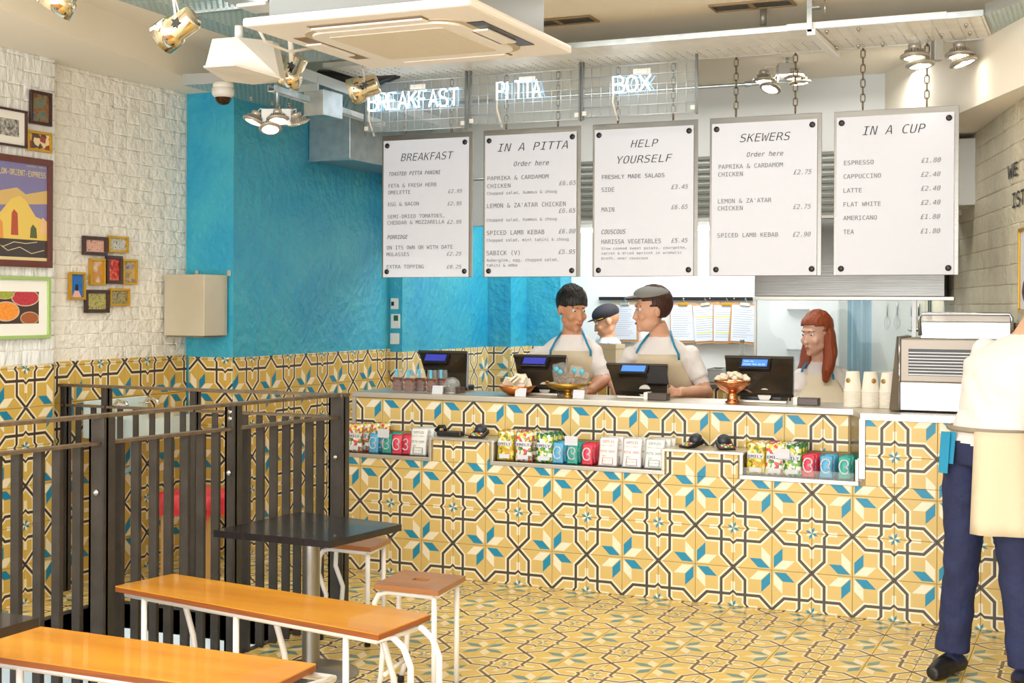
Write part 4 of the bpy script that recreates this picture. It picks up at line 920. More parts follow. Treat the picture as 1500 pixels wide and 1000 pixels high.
for y, w in ((-2.615, .085), (-1.89, .055), (-1.17, .085)):
    p = MB(); x = rail_x(y)
    p.box((x-w/2, y-.006, -.12), (x+w/2, y+.006, 1.09)); p.box((x+w/2-.010, y-.02, -.12), (x+w/2, y+.045, 1.09)); p.box((x-w/2, y-.006, -.12), (x-w/2+.01, y+.03, 1.09))
    po = p.build('post', IRON, nr)
    bolts = ((.80, 0),) if w > .06 else ((1.065, 0), (1.035, 0), (.80, 0))
    for z, dx in bolts:
        MB().lathe([(0, .02), (.006, .02), (.006, .012), (.011, .012), (.012, 0), (0, 0)] if z < 1 else [(0, .004), (.010, .004), (.012, 0), (0, 0)], 10, basis((x+dx, y-.006, z), (1, 0, 0), (0, 0, 1), (0, -1, 0))).build('bolt', BOLT, po)
    if w > .06 and y > -1.5:
        MB().lathe([(0, .02), (.007, .02), (.007, .012), (.012, .012), (.012, 0), (0, 0)], 10, basis((x, y-.006, .40), (1, 0, 0), (0, 0, 1), (0, -1, 0))).build('bolt', BOLT, po)
fr_ = thing('stair_railing', 'far run of the dark iron stair railing, reaching the tiled left wall', 'railing', (-1.7, -1.16, -.15))
FY = -1.16
MB().box((-2.57, FY-.022, 1.09), (-.81, FY+.022, 1.104)).build('handrail', IRONB, fr_)
MB().box((-2.55, FY-.02, .985), (-.84, FY+.02, .997)).build('second_rail', IRONB, fr_)
MB().box((-2.55, FY-.03, -.10), (-.84, FY+.03, -.086)).build('bottom_rail', IRONB, fr_)
for x in [at(q_, 600, 'Y', FY).x for q_ in (115, 137, 176, 199, 223, 245, 268, 315, 337, 359, 380, 399.5, 418, 435, 452, 468)]:
    bar(fr_, x, FY, .985, -.10, 'Y', wx=.034, wd=.012)
for x in (-2.54, -2.265, -1.695):
    p = MB(); p.box((x-.022, FY-.006, -.12), (x+.022, FY+.006, 1.09)).box((x+.012, FY-.02, -.12), (x+.022, FY+.03, 1.09)); p.build('post', IRON, fr_)

# ================================================================== FURNITURE
def table(name, lab, P, zt, th, ped, grp=None):
    c = sum((Vector((*p, 0)) for p in P), Vector())/4
    t = thing(name, lab, 'table', (c.x, c.y, 0))
    MB().prism([(p[0], p[1], zt-th) for p in P], (0, 0, th)).build('tabletop', BLACKL, t)
    MB().lathe([(.037, .02), (.037, zt-th-.01)], 28, Matrix.Translation((c.x, c.y, 0))).build('column', mat('pedestal_steel', (150, 148, 142), .3, .9, bump=(60, .05, 2, (1, 1, .05))), t)
    MB().lathe([(0, .028), (.045, .028), (.06, .02), (.19, .012), (.20, .006), (.20, 0), (0, 0)], 36, Matrix.Translation((c.x, c.y, 0))).build('base_plate', mat('pedestal_steel', (1, 1, 1)), t)
    MB().box((c.x-.12, c.y-.12, zt-th-.012), (c.x+.12, c.y+.12, zt-th)).build('mounting_plate', IRON, t)
table('cafe_table', 'small square black cafe table on a steel column, beside the railing', [(-.785, -2.225), (-.735, -1.665), (-.165, -1.765), (-.225, -2.24)], .612, .028, 1)
table('cafe_table', 'black cafe table cut off at the bottom left corner', [(-.30, -3.715), (-.86, -3.70), (-.86, -4.30), (-.30, -4.30)], .62, .028, 1)
def bench(lab, A, B, C_, D_, z, legs, lab_cat='bench'):
    """A,B near ends / C,D far ends of the seat, clockwise"""
    P = [Vector((*q, 0)) for q in (A, B, C_, D_)]; c = sum(P, Vector())/4
    t = thing('bench' , lab, 'bench', (c.x, c.y, 0), 0, 'low plywood benches')
    s1 = MB(); s1.prism([(p.x, p.y, z-.004) for p in P], (0, 0, .004)); s1.build('seat', WOODB, t)
    s2 = MB(); s2.prism([(p.x, p.y, z-.022) for p in P], (0, 0, .018)); s2.build('seat_edge', PLYEDGE, t)
    U = (P[1]-P[0]).normalized(); L_ = (P[1]-P[0]).length; V = (P[3]-P[0]).normalized(); w = (P[3]-P[0]).length
    def q(a, b, zz): p = P[0]+U*a+V*b; return (p.x, p.y, zz)
    e = .03; r = .0115; zr = z-.022-r
    MB().tube([q(e, e, zr), q(L_-e, e, zr), q(L_-e, w-e, zr), q(e, w-e, zr)], r, 10, closed=True).build('under_frame', WHITEP, t)
    def rub(p): MB().tube([(p[0], p[1], 0), (p[0], p[1], .022)], .015, 12).build('foot', RUBBER, t)
    for (a, kind) in legs:
        if kind == 'v':       # straight front leg and slanting rear leg
            f = q(a, e, 0); MB().tube([(f[0], f[1], .015), (f[0], f[1], zr)], r, 10).build('leg', WHITEP, t); rub(f)
            g = q(a+.05, w-e+.01, 0); MB().tube([g[:2]+(.015,), q(a+.02, w-e, zr*.55), q(a-.03, w-e-.01, zr*.92), q(a-.05, w-e, zr)], r, 10).build('leg', WHITEP, t); rub(g)
        else:                 # bowed end legs
            sg_ = 1 if kind == 'R' else -1; a0 = L_-e if sg_ > 0 else e
            for b in (w*.35, w-e):
                pts = [q(a0-sg_*.04, b, zr), q(a0+sg_*.01, b, zr-.002), q(a0+sg_*.055, b, zr-.03), q(a0+sg_*.085, b, zr-.09), q(a0+sg_*.085, b, zr*.55), q(a0+sg_*.10, b, zr*.3), q(a0+sg_*.12, b, .015)]
                MB().tube(pts, r, 10).build('leg', WHITEP, t); rub(pts[-1])
    return t
bench('varnished plywood bench with white tubular legs in front of the small black table', (-.935, -2.64), (.352, -2.87), (.375, -2.545), (-.885, -2.355), .45, ((.13, 'v'), (.62, 'v'), (1.14, 'v'), (0, 'R')))
bench('varnished plywood bench cut off by the bottom edge, nearest of the two benches', (-.82, -3.60), (.375, -3.595), (.36, -3.265), (-.725, -3.255), .45, ((.30, 'v'), (.95, 'v')))
def stool(lab, P, z, g):
    P = [Vector((*q, 0)) for q in P]; c = sum(P, Vector())/4; t = thing('stool', lab, 'stool', (c.x, c.y, 0), 0, 'low plywood stools')
    U = (P[1]-P[0]); V = (P[3]-P[0]); L_ = U.length; w = V.length; U.normalize(); V.normalize()
    def q(a, b, zz): p = P[0]+U*a+V*b; return (p.x, p.y, zz)
    # seat with a hand slot: four boards around the hole read as one plate
    bm = bmesh.new(); h0, h1, k0, k1 = L_*.38, L_*.62, w*.45, w*.60
    xs, ys_ = (0, h0, h1, L_), (0, k0, k1, w)
    for zz, fl_ in ((z, 0), (z-.020, 1)):
        vs = {(i, j): bm.verts.new(q(xs[i], ys_[j], zz)) for i in range(4) for j in range(4)}
        for i in range(3):
            for j in range(3):
                if (i, j) != (1, 1): bm.faces.new((vs[i, j], vs[i+1, j], vs[i+1, j+1], vs[i, j+1]))
        if not fl_: top = vs
        else: bot = vs
    ring = [(i, 0) for i in range(4)]+[(3, j) for j in (1, 2, 3)]+[(i, 3) for i in (2, 1, 0)]+[(0, j) for j in (2, 1)]
    for r_ in (ring, [(1, 1), (1, 2), (2, 2), (2, 1)]):
        for a, b in zip(r_, r_[1:]+r_[:1]): bm.faces.new((top[a], top[b], bot[b], bot[a]))
    mb = MB(); mb.bm.free(); mb.bm = bm; mb.build('seat', WOODS, t)
    e = .028; r = .011; zr = z-.020-r
    def rub(p): MB().tube([(p[0], p[1], 0), (p[0], p[1], .03)], .014, 12).build('foot', RUBBER, t)
    # right pair: straight legs; left pair: bowed legs that start as rails
    for b in (e, w-e):
        f = q(L_-e, b, 0); MB().tube([f[:2]+(.02,), q(L_-e, b, zr)], r, 10).build('leg', WHITEP, t); rub(f)
        pts = [q(L_-e, b, zr), q(.05, b, zr), q(.012, b, zr-.012), q(-.008, b, zr-.045), q(-.012, b, zr*.72), q(.03, b, zr*.5), q(.02, b, zr*.2), q(.0, b, .02)]
        MB().tube(pts, r, 10).build('leg', WHITEP, t); rub(pts[-1])
    MB().tube([q(L_-e, e, zr), q(L_-e, w-e, zr)], r, 10).build('cross_rail', WHITEP, t)
    MB().tube([q(e+.01, e, .10), q(e, w-e, .10)], r*.8, 10).build('cross_rail', WHITEP, t)
    return t
stool('brown plywood stool with hand slot and white legs, in front, right of the black table', [(-.05, -2.20), (.232, -2.205), (.20, -1.875), (-.08, -1.90)], .452, 1)
stool('brown plywood stool with hand slot, further back behind the black table', [(-.74, -1.50), (-.455, -1.52), (-.50, -1.235), (-.77, -1.26)], .45, 1)

# wash basin and red-draped stool behind the railing
bs = thing('wash_basin', 'white wall basin with chrome taps seen through the railing bars', 'basin', (-2.42, -.75, .86))
MB().prism([(-2.555, -1.0, .80), (-2.20, -.98, .80), (-2.16, -.75, .80), (-2.20, -.50, .80), (-2.555, -.48, .80)], (0, 0, .11)).build('bowl', mat('ceramic', (214, 228, 226), .15, coat=.4), bs)
MB().box((-2.555, -1.0, .91), (-2.54, -.48, 1.0), None, .004).build('upstand', mat('ceramic', (1, 1, 1)), bs)
for y in (-.88, -.62):
    MB().tube([(-2.45, y, .91), (-2.45, y, .97), (-2.42, y, 1.0), (-2.36, y, .99), (-2.35, y, .965)], .010, 10).build('tap', CHROME, bs)
    MB().box((-2.475, y-.025, .965), (-2.425, y+.025, .975), None, .003).build('tap_handle', CHROME, bs)
MB().tube([(-2.42, -.75, .80), (-2.42, -.75, .62), (-2.50, -.75, .58), (-2.555, -.75, .58)], .018, 12).build('waste_pipe', mat('pipe_blue', (150, 190, 204), .3), bs)
hc = thing('draped_stool', 'wooden stool under a crumpled red cloth, seen through the railing bars', 'stool', (-2.1, -.55, 0))
bw_ = mat('pale_wood', (206, 164, 104), .5)
for x, y in ((-2.24, -.68), (-1.98, -.68), (-2.24, -.42), (-1.98, -.42)): MB().box((x-.025, y-.025, 0), (x+.025, y+.025, .44), None, .003).build('leg', bw_, hc)
MB().box((-2.27, -.71, .44), (-1.95, -.39, .47), None, .004).build('seat', bw_, hc)
bm = bmesh.new(); nx = 22; g = []
for i in range(nx+1):
    row = []
    for j in range(nx+1):
        a, b = i/nx*2-1, j/nx*2-1; x, y = a*.26, b*.26; ox, oy = max(0, abs(x)-.175), max(0, abs(y)-.175)
        dn = ox+oy; z = .478-dn*1.35+noise.noise(Vector((x*9, y*9, 1)))*.022*(1+dn*5); x = max(-.185, min(.185, x))+noise.noise(Vector((x*12, y*12, 4)))*.02; y = max(-.185, min(.185, y))+noise.noise(Vector((x*12, y*12, 9)))*.02
        z = max(z, .478+.002) if dn == 0 else z
        row.append(bm.verts.new((-2.11+x, -.55+y, z)))
    g.append(row)
for i in range(nx):
    for j in range(nx): bm.faces.new((g[i][j], g[i+1][j], g[i+1][j+1], g[i][j+1])).smooth = True
me = bpy.data.meshes.new('red_cloth'); bm.to_mesh(me); bm.free(); me.materials.append(mat('red_cloth', (214, 36, 48), .7, vary=(14, (240, 110, 110), .5))); tag(link('red_cloth', me), 'crumpled red cloth draped over the wooden stool behind the railing', 'cloth')

# ================================================================== THINGS ON THE COUNTER
CT = 1.0105
def at_ct(u, y): p = at(u, 590, 'Y', y); return Vector((p.x, y, CT))
SCR = mat('register_screen', (40, 40, 120), .3, emit=(74, 84, 200), estr=.55)
SCRL = mat('register_screen_light', (60, 110, 220), .3, emit=(80, 140, 236), estr=.8)
def register(lab, uc, ub, y, wtop, wbot, vt, vb, lean, lines, scr, sx=-.03, tablet=False):
    """back of a till screen leaning away from the customer; uc = centre pixel, vt/vb = top and bottom rows"""
    zt = at(uc, vt, 'Y', y).z; zb = at(ub, vb, 'Y', y-.02).z; xt = at(uc, vt, 'Y', y).x; xb = at(ub, vb, 'Y', y-.02).x
    t = thing('till', lab, 'till', (xb, y, CT), 0, 'black till screens on the counter')
    A = [(xb-wbot/2, y-.10, zb), (xb+wbot/2, y-.10, zb), (xt+wtop/2, y+lean, zt), (xt-wtop/2, y+lean, zt)]
    U = Vector((1, 0, 0)); V = (Vector(A[3])-Vector(A[0])); V.x = 0; H = V.length; V.normalize(); N = U.cross(V)
    MB().prism(A, -N*.035).build('screen_back', GLOSSB, t)
    MB().prism([Vector(A[3])+N*.004-V*.012, Vector(A[2])+N*.004-V*.012, Vector(A[2])+N*.004+V*.004, Vector(A[3])+N*.004+V*.004], -N*.04).build('top_edge', mat('till_edge', (66, 58, 48), .3), t)
    c = Vector(((A[3][0]+A[2][0])/2+sx, 0, 0)); o = Vector((c.x, A[3][1], A[3][2]))-V*(H*.10)+N*.02
    M = basis(o, U, V, N)
    MB().box((-.085, -.075, -.018), (.085, 0, .004), M, .004).build('display_case', BLACKPL, t)
    MB().box((-.070, -.060, .004), (.070, -.014, .006), M).build('display', scr, t)
    if lines:
        mb = MB()
        for i, l in enumerate(lines): text_mesh(mb, l, M @ Matrix.Translation((-.062, -.032-.020*i, .0066)), width=.12 if len(l) > 10 else .055, height=.011)
        tag(mb.build('display_lettering', mat('display_text', (230, 240, 255), .4, emit=(220, 235, 255), estr=.8), t), kind='stuff')
    zf_ = CT+.001
    MB().box((xb-wbot*.34, y-.05, zf_), (xb+wbot*.30, y+.12, zf_+.035), None, .006).build('base', BLACKPL, t)
    MB().box((xb-.03, y-.01, zf_+.03), (xb+.03, y+.05, zb+.1), None, .004).build('stand', BLACKPL, t)
    M2 = basis((xb+wbot*.06, y-.085, CT+.001), (1, 0, 0), (0, 0, 1), (0, -1, 0))
    rd = MB(); rd.prism([M2 @ Vector((.036*math.cos(a), .036*math.sin(a)+.04, 0)) for a in [i*2*PI/24 for i in range(24)]], (0, .02, 0)); rd.build('speaker_badge', mat('badge_grey', (180, 176, 168), .35, .4), t)
    mb = MB(); text_mesh(mb, 'IPAIR', M2 @ Matrix.Translation((-.022, .038, .001)), width=.044, height=.009); tag(mb.build('lettering', BLACKPL, t), kind='stuff')
    MB().box((xb-wbot*.42, y-.13, CT+.001), (xb+wbot*.42, y-.095, CT+.014), None, .003).build('card_tray', STEELW, t)
    if tablet: MB().prism([Vector(A[1])+V*H*.25+N*.006-U*.13, Vector(A[1])+V*H*.25+N*.006, Vector(A[2])-V*H*.12+N*.006, Vector(A[2])-V*H*.12+N*.006-U*.10], N*.008).build('side_reader', BLACKPL, t)
    return t
register('black till screen nearest the blue wall, behind the bags of brownies', 643, 664, .57, .335, .25, 515, 565, .05, None, SCR, -.02)
register('black till screen behind the copper and brass bowls', 785, 800, .57, .34, .27, 521, 566, .06, None, SCR, -.01)
register('black till screen held by the dark-haired man in profile', 928, 945, .57, .37, .31, 534, 572, .06, None, SCRL, .0, True)
register('black till screen with a lit message, behind the copper pedestal bowl', 1108, 1118, .57, .385, .36, 523, 574, .06, ('Thank You', 'Change Due £0.00'), SCRL, -.01)
for (u, lab) in ((648, 'small dark cash box left of centre under the first till'), (948, 'small dark cash box in front of the third till'), (1168, 'small dark cash box beside the fourth till')):
    p = at_ct(u+16, .40)
    t = thing('cash_box', lab, 'box', p); MB().box((p.x-.05, p.y-.03, CT), (p.x+.055, p.y+.05, CT+.038), None, .003).build('box_body', mat('dark_brown_box', (70, 52, 40), .3), t)
    MB().box((p.x-.075, p.y-.03, CT), (p.x-.052, p.y+.05, CT+.042), None, .002).build('end_plate', WPLAST, t)
# price cards
for u, y, lab in ((640, .285, 'white price card in front of the brownie bags'), (762, .30, 'white price card in front of the copper bowl'), (847, .30, 'white price card in front of the brass bowl'), (783, .30, None)):
    if lab:
        p = at_ct(u, y); t = MB().prism([(p.x-.034, y, CT), (p.x+.034, y, CT), (p.x+.034, y+.012, CT+.048), (p.x-.034, y+.012, CT+.048)], (0, .0015, 0)).build('price_card', PAPER); tag(t, lab, 'card', 'price cards on the counter')
# cellophane bags of brownies
CELLO = mat('cellophane', (240, 240, 240), .12, alpha=.14, coat=.5, bump=(40, .8, 3)); BROWN = mat('brownie', (120, 62, 36), .8, bump=(70, .8, 4), vary=(30, (84, 40, 24), .7)); RIB = mat('blue_ribbon', (96, 190, 214), .4)
def cello(mb, c, w, h, d, top=.45, seed=0):
    rr_ = random.Random(seed); rings = []
    for k in range(9):
        f = k/8; ww = w*(1-.1*f) if f < .6 else w*(.94-(f-.6)*(1-top)*2.2); dd_ = d*(1-f**1.5)+.004; z = f*h
        rings.append([mb.bm.verts.new(c+Vector(((ww/2)*math.copysign(abs(math.cos(a))**.7, math.cos(a))+rr_.uniform(-.002, .002), (dd_/2)*math.copysign(abs(math.sin(a))**.7, math.sin(a)), z+(rr_.uniform(-.004, .004) if k == 8 else 0)))) for a in [i*2*PI/14 for i in range(14)]])
    for A, B in zip(rings, rings[1:]):
        for k in range(14): mb.bm.faces.new((A[k], A[(k+1) % 14], B[(k+1) % 14], B[k])).smooth = True
    return mb
for k, (u, y) in enumerate(((583, .40), (600, .36), (616, .42), (633, .37), (648, .42))):
    p = at_ct(u, y)
    t = thing('brownie_bag', ('leftmost', 'second', 'third', 'fourth', 'rightmost')[k]+' clear bag of brownies with blue ribbon, on the counter', 'bag', p, 0, 'bags of brownies on the counter')
    cello(MB(), p, .075, .135, .05, .85, k).build('bag', CELLO, t)
    for j in range(3): MB().box((p.x-.031, p.y-.017, p.z+.003+j*.027), (p.x+.031, p.y+.017, p.z+.029+j*.027), None, .006).build('brownie', BROWN, t)
    MB().box((p.x-.008, p.y-.022, p.z+.085), (p.x+.008, p.y-.014, p.z+.135), None, .002).build('ribbon', RIB, t)
p = at_ct(662, .40)
t = thing('glass_dome', 'small clear glass dome jar at the right of the brownie bags', 'jar', p)
MB().lathe([(.048, 0), (.050, .05), (.042, .075), (.02, .092), (0, .095)], 24, Matrix.Translation(p)).build('dome', mat('dome_glass', (240, 245, 245), .03, alpha=.2), t)
MB().lathe([(0, 0.001), (.046, .001), (.046, .006), (0, .006)], 24, Matrix.Translation(p)).build('base_plate', STEELW, t)
# copper bowl of wrapped breads
COPPER = mat('hammered_copper', (214, 134, 66), .28, .9, bump=(70, .5, 2)); BRASS = mat('brass', (186, 146, 62), .28, .9, bump=(60, .4, 2)); ROSE = mat('polished_copper', (226, 150, 104), .10, 1)
p = at_ct(757, .40)
t = thing('copper_bowl', 'shallow hammered copper bowl between the second till and its price card', 'bowl', p)
MB().lathe([(.03, 0), (.05, .002), (.085, .022), (.112, .055), (.108, .056), (.08, .028), (.045, .010), (0, .008)], 32, Matrix.Translation(p)).build('bowl', COPPER, t)
WR = mat('wrapper_cream', (236, 228, 206), .5)
for k in range(12):
    a = k*2.4; r_ = .02+.055*(k % 4)/4; M = Matrix.Translation(p+Vector((r_*math.cos(a), r_*math.sin(a)*.8, .066+.016*(k % 3)))) @ rotm('Z', a) @ rotm('X', .7+.3*(k % 2)) @ rotm('Y', .5*math.sin(k*1.7))
    o = MB().box((-.034, -.025, -.005), (.034, .025, .005), M, .0015).build('wrapped_biscuit', WR if k % 4 else mat('wrapper_white', (244, 242, 236), .5)); tag(o, 'small cream wrapped biscuit packet heaped in the copper bowl', 'biscuit', 'wrapped biscuits in the copper bowl')
# brass footed bowl with bags of granola
p = at_ct(832, .42)
t = thing('brass_bowl', 'footed brass bowl right of the copper bowl', 'bowl', p)
MB().lathe([(.032, 0), (.034, .006), (.020, .014), (.022, .030), (.06, .036), (.105, .052), (.134, .078), (.130, .079), (.10, .058), (.05, .044), (0, .04)], 36, Matrix.Translation(p)).build('bowl', BRASS, t)
for sx in (-1, 1): MB().ell(p+Vector((sx*.130, 0, .082)), (.014, .010, .006)).build('handle', BRASS, t)
GRAN = mat('granola', (196, 156, 84), .8, bump=(160, 1.5, 3), vary=(60, (120, 84, 40), .8))
for k, (dx, dy, tl, h_) in enumerate(((-.035, 0, -.18, .135), (.03, .02, .12, .12), (.075, -.02, .25, .10))):
    q = p+Vector((dx, dy, .056)); M = Matrix.Translation(q) @ rotm('Y', tl)
    t = thing('granola_bag', ('left', 'middle', 'right')[k]+' clear bag of granola with round blue stickers, in the brass bowl', 'bag', q, 0, 'granola bags in the brass bowl')
    mb = cello(MB(), Vector((0, 0, 0)), .10, h_, .05, .8, 20+k); mb.build('bag', CELLO, t, M=M)
    g_ = MB()
    for j in range(70): g_.box(Vector((R.uniform(-.036, .036), R.uniform(-.014, .014), R.uniform(.005, h_*.62)))-Vector((.004,)*3), Vector((0, 0, 0)), None) if False else g_.ell((R.uniform(-.036, .036), R.uniform(-.014, .014), R.uniform(.005, h_*.62)), (.006, .006, .005), None, 6, 4)
    tag(g_.build('granola', GRAN, t, M=M), kind='stuff')
    for (sx, sz) in (((-.01, .105), (.012, .085)) if k == 0 else ((.0, .095),)):
        MB().lathe([(0, .001), (.016, .001), (.016, 0)], 16, M @ basis((sx, -.024, sz), (1, 0, 0), (0, 0, 1), (0, -1, 0))).build('sticker', RIB, t)
# copper pedestal bowl
p = at_ct(1073, .37)
t = thing('pedestal_bowl', 'shiny copper pedestal bowl in front of the fourth till', 'bowl', p)
MB().lathe([(0, 0), (.040, 0), (.038, .010), (.030, .014), (.026, .03), (.029, .045), (.022, .05), (.03, .056), (.07, .078), (.098, .108), (.106, .125), (.102, .126), (.09, .108), (.05, .082), (0, .076)], 40, Matrix.Translation(p)).build('bowl', ROSE, t)
for k in range(15):
    a = k*2.4; r_ = .085*math.sqrt((k+.5)/15); M = Matrix.Translation(p+Vector((r_*math.cos(a), r_*math.sin(a), .128+.035*(1-r_/.1)))) @ rotm('Z', a) @ rotm('X', .6*math.sin(k))
    mb = MB(); mb.ell((0, 0, 0), (.022, .017, .014), None, 10, 7)
    for v in mb.bm.verts: v.co += v.co.normalized()*noise.noise(v.co*90+Vector((k, 0, 0)))*.008
    for f in mb.bm.faces: f.smooth = False
    o = mb.build('meringue', mat('meringue', (240, 232, 212), .6, vary=(50, (206, 190, 150), .5)), None, M=M); tag(o, 'small crinkled cream meringue in the copper pedestal bowl', 'sweet', 'meringues in the pedestal bowl')

# paper cups, upside down in three stacks
CUP = mat('paper_cup', (238, 230, 214), .55); CUPG = mat('cup_logo', (176, 140, 70), .4, .4)
def cup_me():
    mb = MB(); mb.lathe([(.0455, 0), (.047, .002), (.0475, .005), (.0455, .007), (.0445, .008), (.0335, .104), (.032, .106), (.032, .101), (.0, .101)], 28); o = mb.build('paper_cup', CUP); me = o.data; bpy.data.objects.remove(o); return me
CM = cup_me(); base_cup = {}
for s_i, (u, dx, la) in enumerate(((1249, 0, 'left'), (1275, 0, 'middle'), (1301, 0, 'right'))):
    p = at_ct(u, .40)
    for k in range(10):
        top = k == 9
        t = thing('paper_cup', ('topmost white paper cup with a gold round logo, on the %s stack of three' % la) if top else 'white paper cup, %s from the top of the %s stack of three' % (('second', 'third', 'fourth', 'fifth', 'sixth', 'seventh', 'eighth', 'ninth', 'tenth')[8-k], la), 'cup', p+Vector((0, 0, k*.0088)), 0, 'upturned paper cups in the %s stack' % la)
        c = link('cup_body', CM, t); c.matrix_parent_inverse = Matrix.Identity(4)
        if top:
            q = p+Vector((0, 0, k*.0088)); sx = (-.012, .016, -.014)[s_i]; d = Vector((sx*1.6, -.039, 0)).normalized()
            mb = MB(); 
            for i in range(16):
                pass
            M = basis(q+d*.0408+Vector((0, 0, .060)), Vector((-d.y, d.x, 0)), Vector((0, 0, 1)), d)
            mb.lathe([(0, .0012), (.0125, .0005), (.013, -.002)], 20, M); mb.build('logo', CUPG, t)
# coffee machine
p0 = Vector((1.575, .12, CT)); cm = thing('coffee_machine', 'large stainless espresso machine seen from behind, right of the paper cups', 'coffee machine', (1.85, .35, CT))
CMG = mat('machine_panel', (150, 140, 126), .34, .35); CMC = mat('machine_chrome', (176, 180, 186), .16, 1)
MX0, MX1, MY = 1.60, 2.17, .17
MB().box((MX0, MY, CT+.15), (MX1, MY+.42, CT+.365), None, .006).build('upper_body', CMG, cm)
MB().box((MX0, MY+.002, CT+.008), (MX1, MY+.42, CT+.15), None, .004).build('lower_panel', CMC, cm)
MB().prism([(MX0-.055, MY+.02, CT+.005), (MX0, MY, CT+.005), (MX0, MY, CT+.37), (MX0-.020, MY+.02, CT+.375)], (0, .42, 0)).build('side_panel', mat('machine_side', (112, 102, 88), .3, .5), cm)
MB().tube([(MX0-.002, MY-.004, CT+.01), (MX0-.002, MY-.004, CT+.37)], .006, 10).build('edge_tube', CMC, cm)
for k in range(8): MB().box((MX0+.04, MY-.006, CT+.185+k*.0155), (MX1-.03, MY+.002, CT+.192+k*.0155), None, .001).build('vent_slat', STEEL, cm)
MB().box((MX0+.04, MY-.0005, CT+.183), (MX1-.03, MY+.004, CT+.315)).build('vent_recess', BLACKPL, cm)
MB().box((MX0+.09, MY+.06, CT+.365), (MX1-.05, MY+.38, CT+.45), None, .004).build('cup_shelf', CMC, cm)
rl_ = MB(); z = CT+.49
rl_.tube([(MX0+.09, MY+.05, CT+.38), (MX0+.085, MY+.05, z-.02), (MX0+.10, MY+.05, z), (MX1-.06, MY+.05, z), (MX1-.05, MY+.05, z-.02), (MX1-.05, MY+.05, CT+.38)], .009, 12)
rl_.build('guard_rail', CMC, cm)
MB().box((MX0+.10, MY+.055, CT+.452), (MX1-.06, MY+.062, CT+.482)).build('clear_guard', mat('clear_guard', (220, 210, 196), .05, alpha=.4), cm)

# card readers on the ledge
def reader(lab, u, y, rz, kind):
    p = at(u, 640, 'Y', y); c = Vector((p.x, y, LED)); t = thing('card_reader', lab, 'card reader', c, 0, 'card readers on the ledge'); M = Matrix.Translation(c) @ rotm('Z', rz)
    if kind == 'long':
        MB().box((-.075, -.03, .001), (.075, .03, .030), M, .008).build('body', BLACKPL, t)
        MB().tube([M @ Vector((-.09, -.01, .025)), M @ Vector((-.07, .0, .052)), M @ Vector((-.04, 0, .055)), M @ Vector((-.03, 0, .03))], .011, 10).build('grip', BLACKPL, t)
        MB().tube([M @ Vector((.07, 0, .012)), M @ Vector((.11, .01, .006)), M @ Vector((.14, .0, .006))], .003, 6).build('cable', BLACKPL, t)
    else:
        M3 = M @ Matrix.Translation((0, 0, .016)) @ rotm('X', .35)
        MB().box((-.043, -.06, -.012), (.043, .05, .016), M3, .008).build('body', BLACKPL, t)
        MB().lathe([(.034, 0), (.036, .02), (.024, .036), (0, .04)], 18, M3 @ Matrix.Translation((0, .03, .008))).build('shroud', mat('reader_shroud', (46, 50, 62), .35), t)
        for i in range(4):
            for j in range(3): MB().box((-.030+i*.016, -.052+j*.014, .0155), (-.018+i*.016, -.042+j*.014, .019), M3).build('key', mat('key_%d' % ((i+j) % 4), ((206, 60, 50), (230, 230, 226), (90, 170, 110), (226, 190, 70))[(i+j) % 4], .4), t)
reader('black corded card terminal lying on the ledge left of the keypad one', 660, .10, .05, 'long')
reader('small black card reader with coloured keys, left ledge', 702, .10, 0, 'pad')
reader('black card reader with coloured keys, left one on the middle ledge', 1014, .12, -.7, 'pad')
reader('black card reader with coloured keys, right one on the middle ledge', 1062, .12, .5, 'pad')

# snack packets in the recesses
FLOR = art_mat('packet_floral', [(236, 238, 228), (70, 130, 60), (226, 90, 90), (240, 226, 220), (130, 180, 90), (230, 210, 70), (236, 238, 228), (200, 80, 110)], 66, 'voronoi')
FLOY = art_mat('packet_yellow', [(226, 196, 50), (190, 160, 40), (240, 226, 120), (110, 130, 50), (236, 236, 220), (222, 170, 60)], 66, 'voronoi')
FLOG = art_mat('packet_green', [(60, 130, 70), (120, 170, 80), (236, 238, 228), (226, 210, 90), (40, 96, 60), (236, 238, 228)], 66, 'voronoi')
PKB = mat('packet_blue', (86, 174, 218), .35); PKT = mat('packet_teal', (46, 172, 156), .35); PKR = mat('packet_red', (224, 58, 84), .35); PKW = mat('packet_white', (236, 238, 236), .45)
_pk = {}
def packet_mesh(key, w, h, d, m):
    if key in _pk: return _pk[key]
    bm = bmesh.new(); nx, nz = 10, 12; G = {}
    for s_ in (-1, 1):
        for i in range(nx+1):
            for j in range(nz+1):
                a, b = i/nx, j/nz; bul = (math.sin(PI*a)**.6)*(math.sin(PI*min(1, max(0, (b-.05)/.88)))**.5 if .05 < b < .93 else 0)
                x = (a-.5)*w*(1-.06*math.sin(PI*b)); z = b*h; y = s_*d/2*bul+noise.noise(Vector((x*40, z*40, s_*3)))*.003*bul
                if s_ == 1 and (i in (0, nx) or j in (0, nz)): G[s_, i, j] = G[-1, i, j]
                else: G[s_, i, j] = bm.verts.new((x, y, z))
    for s_ in (-1, 1):
        for i in range(nx):
            for j in range(nz):
                vs = [G[s_, i, j], G[s_, i+1, j], G[s_, i+1, j+1], G[s_, i, j+1]]
                bm.faces.new(vs if s_ < 0 else vs[::-1]).smooth = True
    me = bpy.data.meshes.new('packet'); bm.to_mesh(me); bm.free(); me.materials.append(m); _pk[key] = me; return me
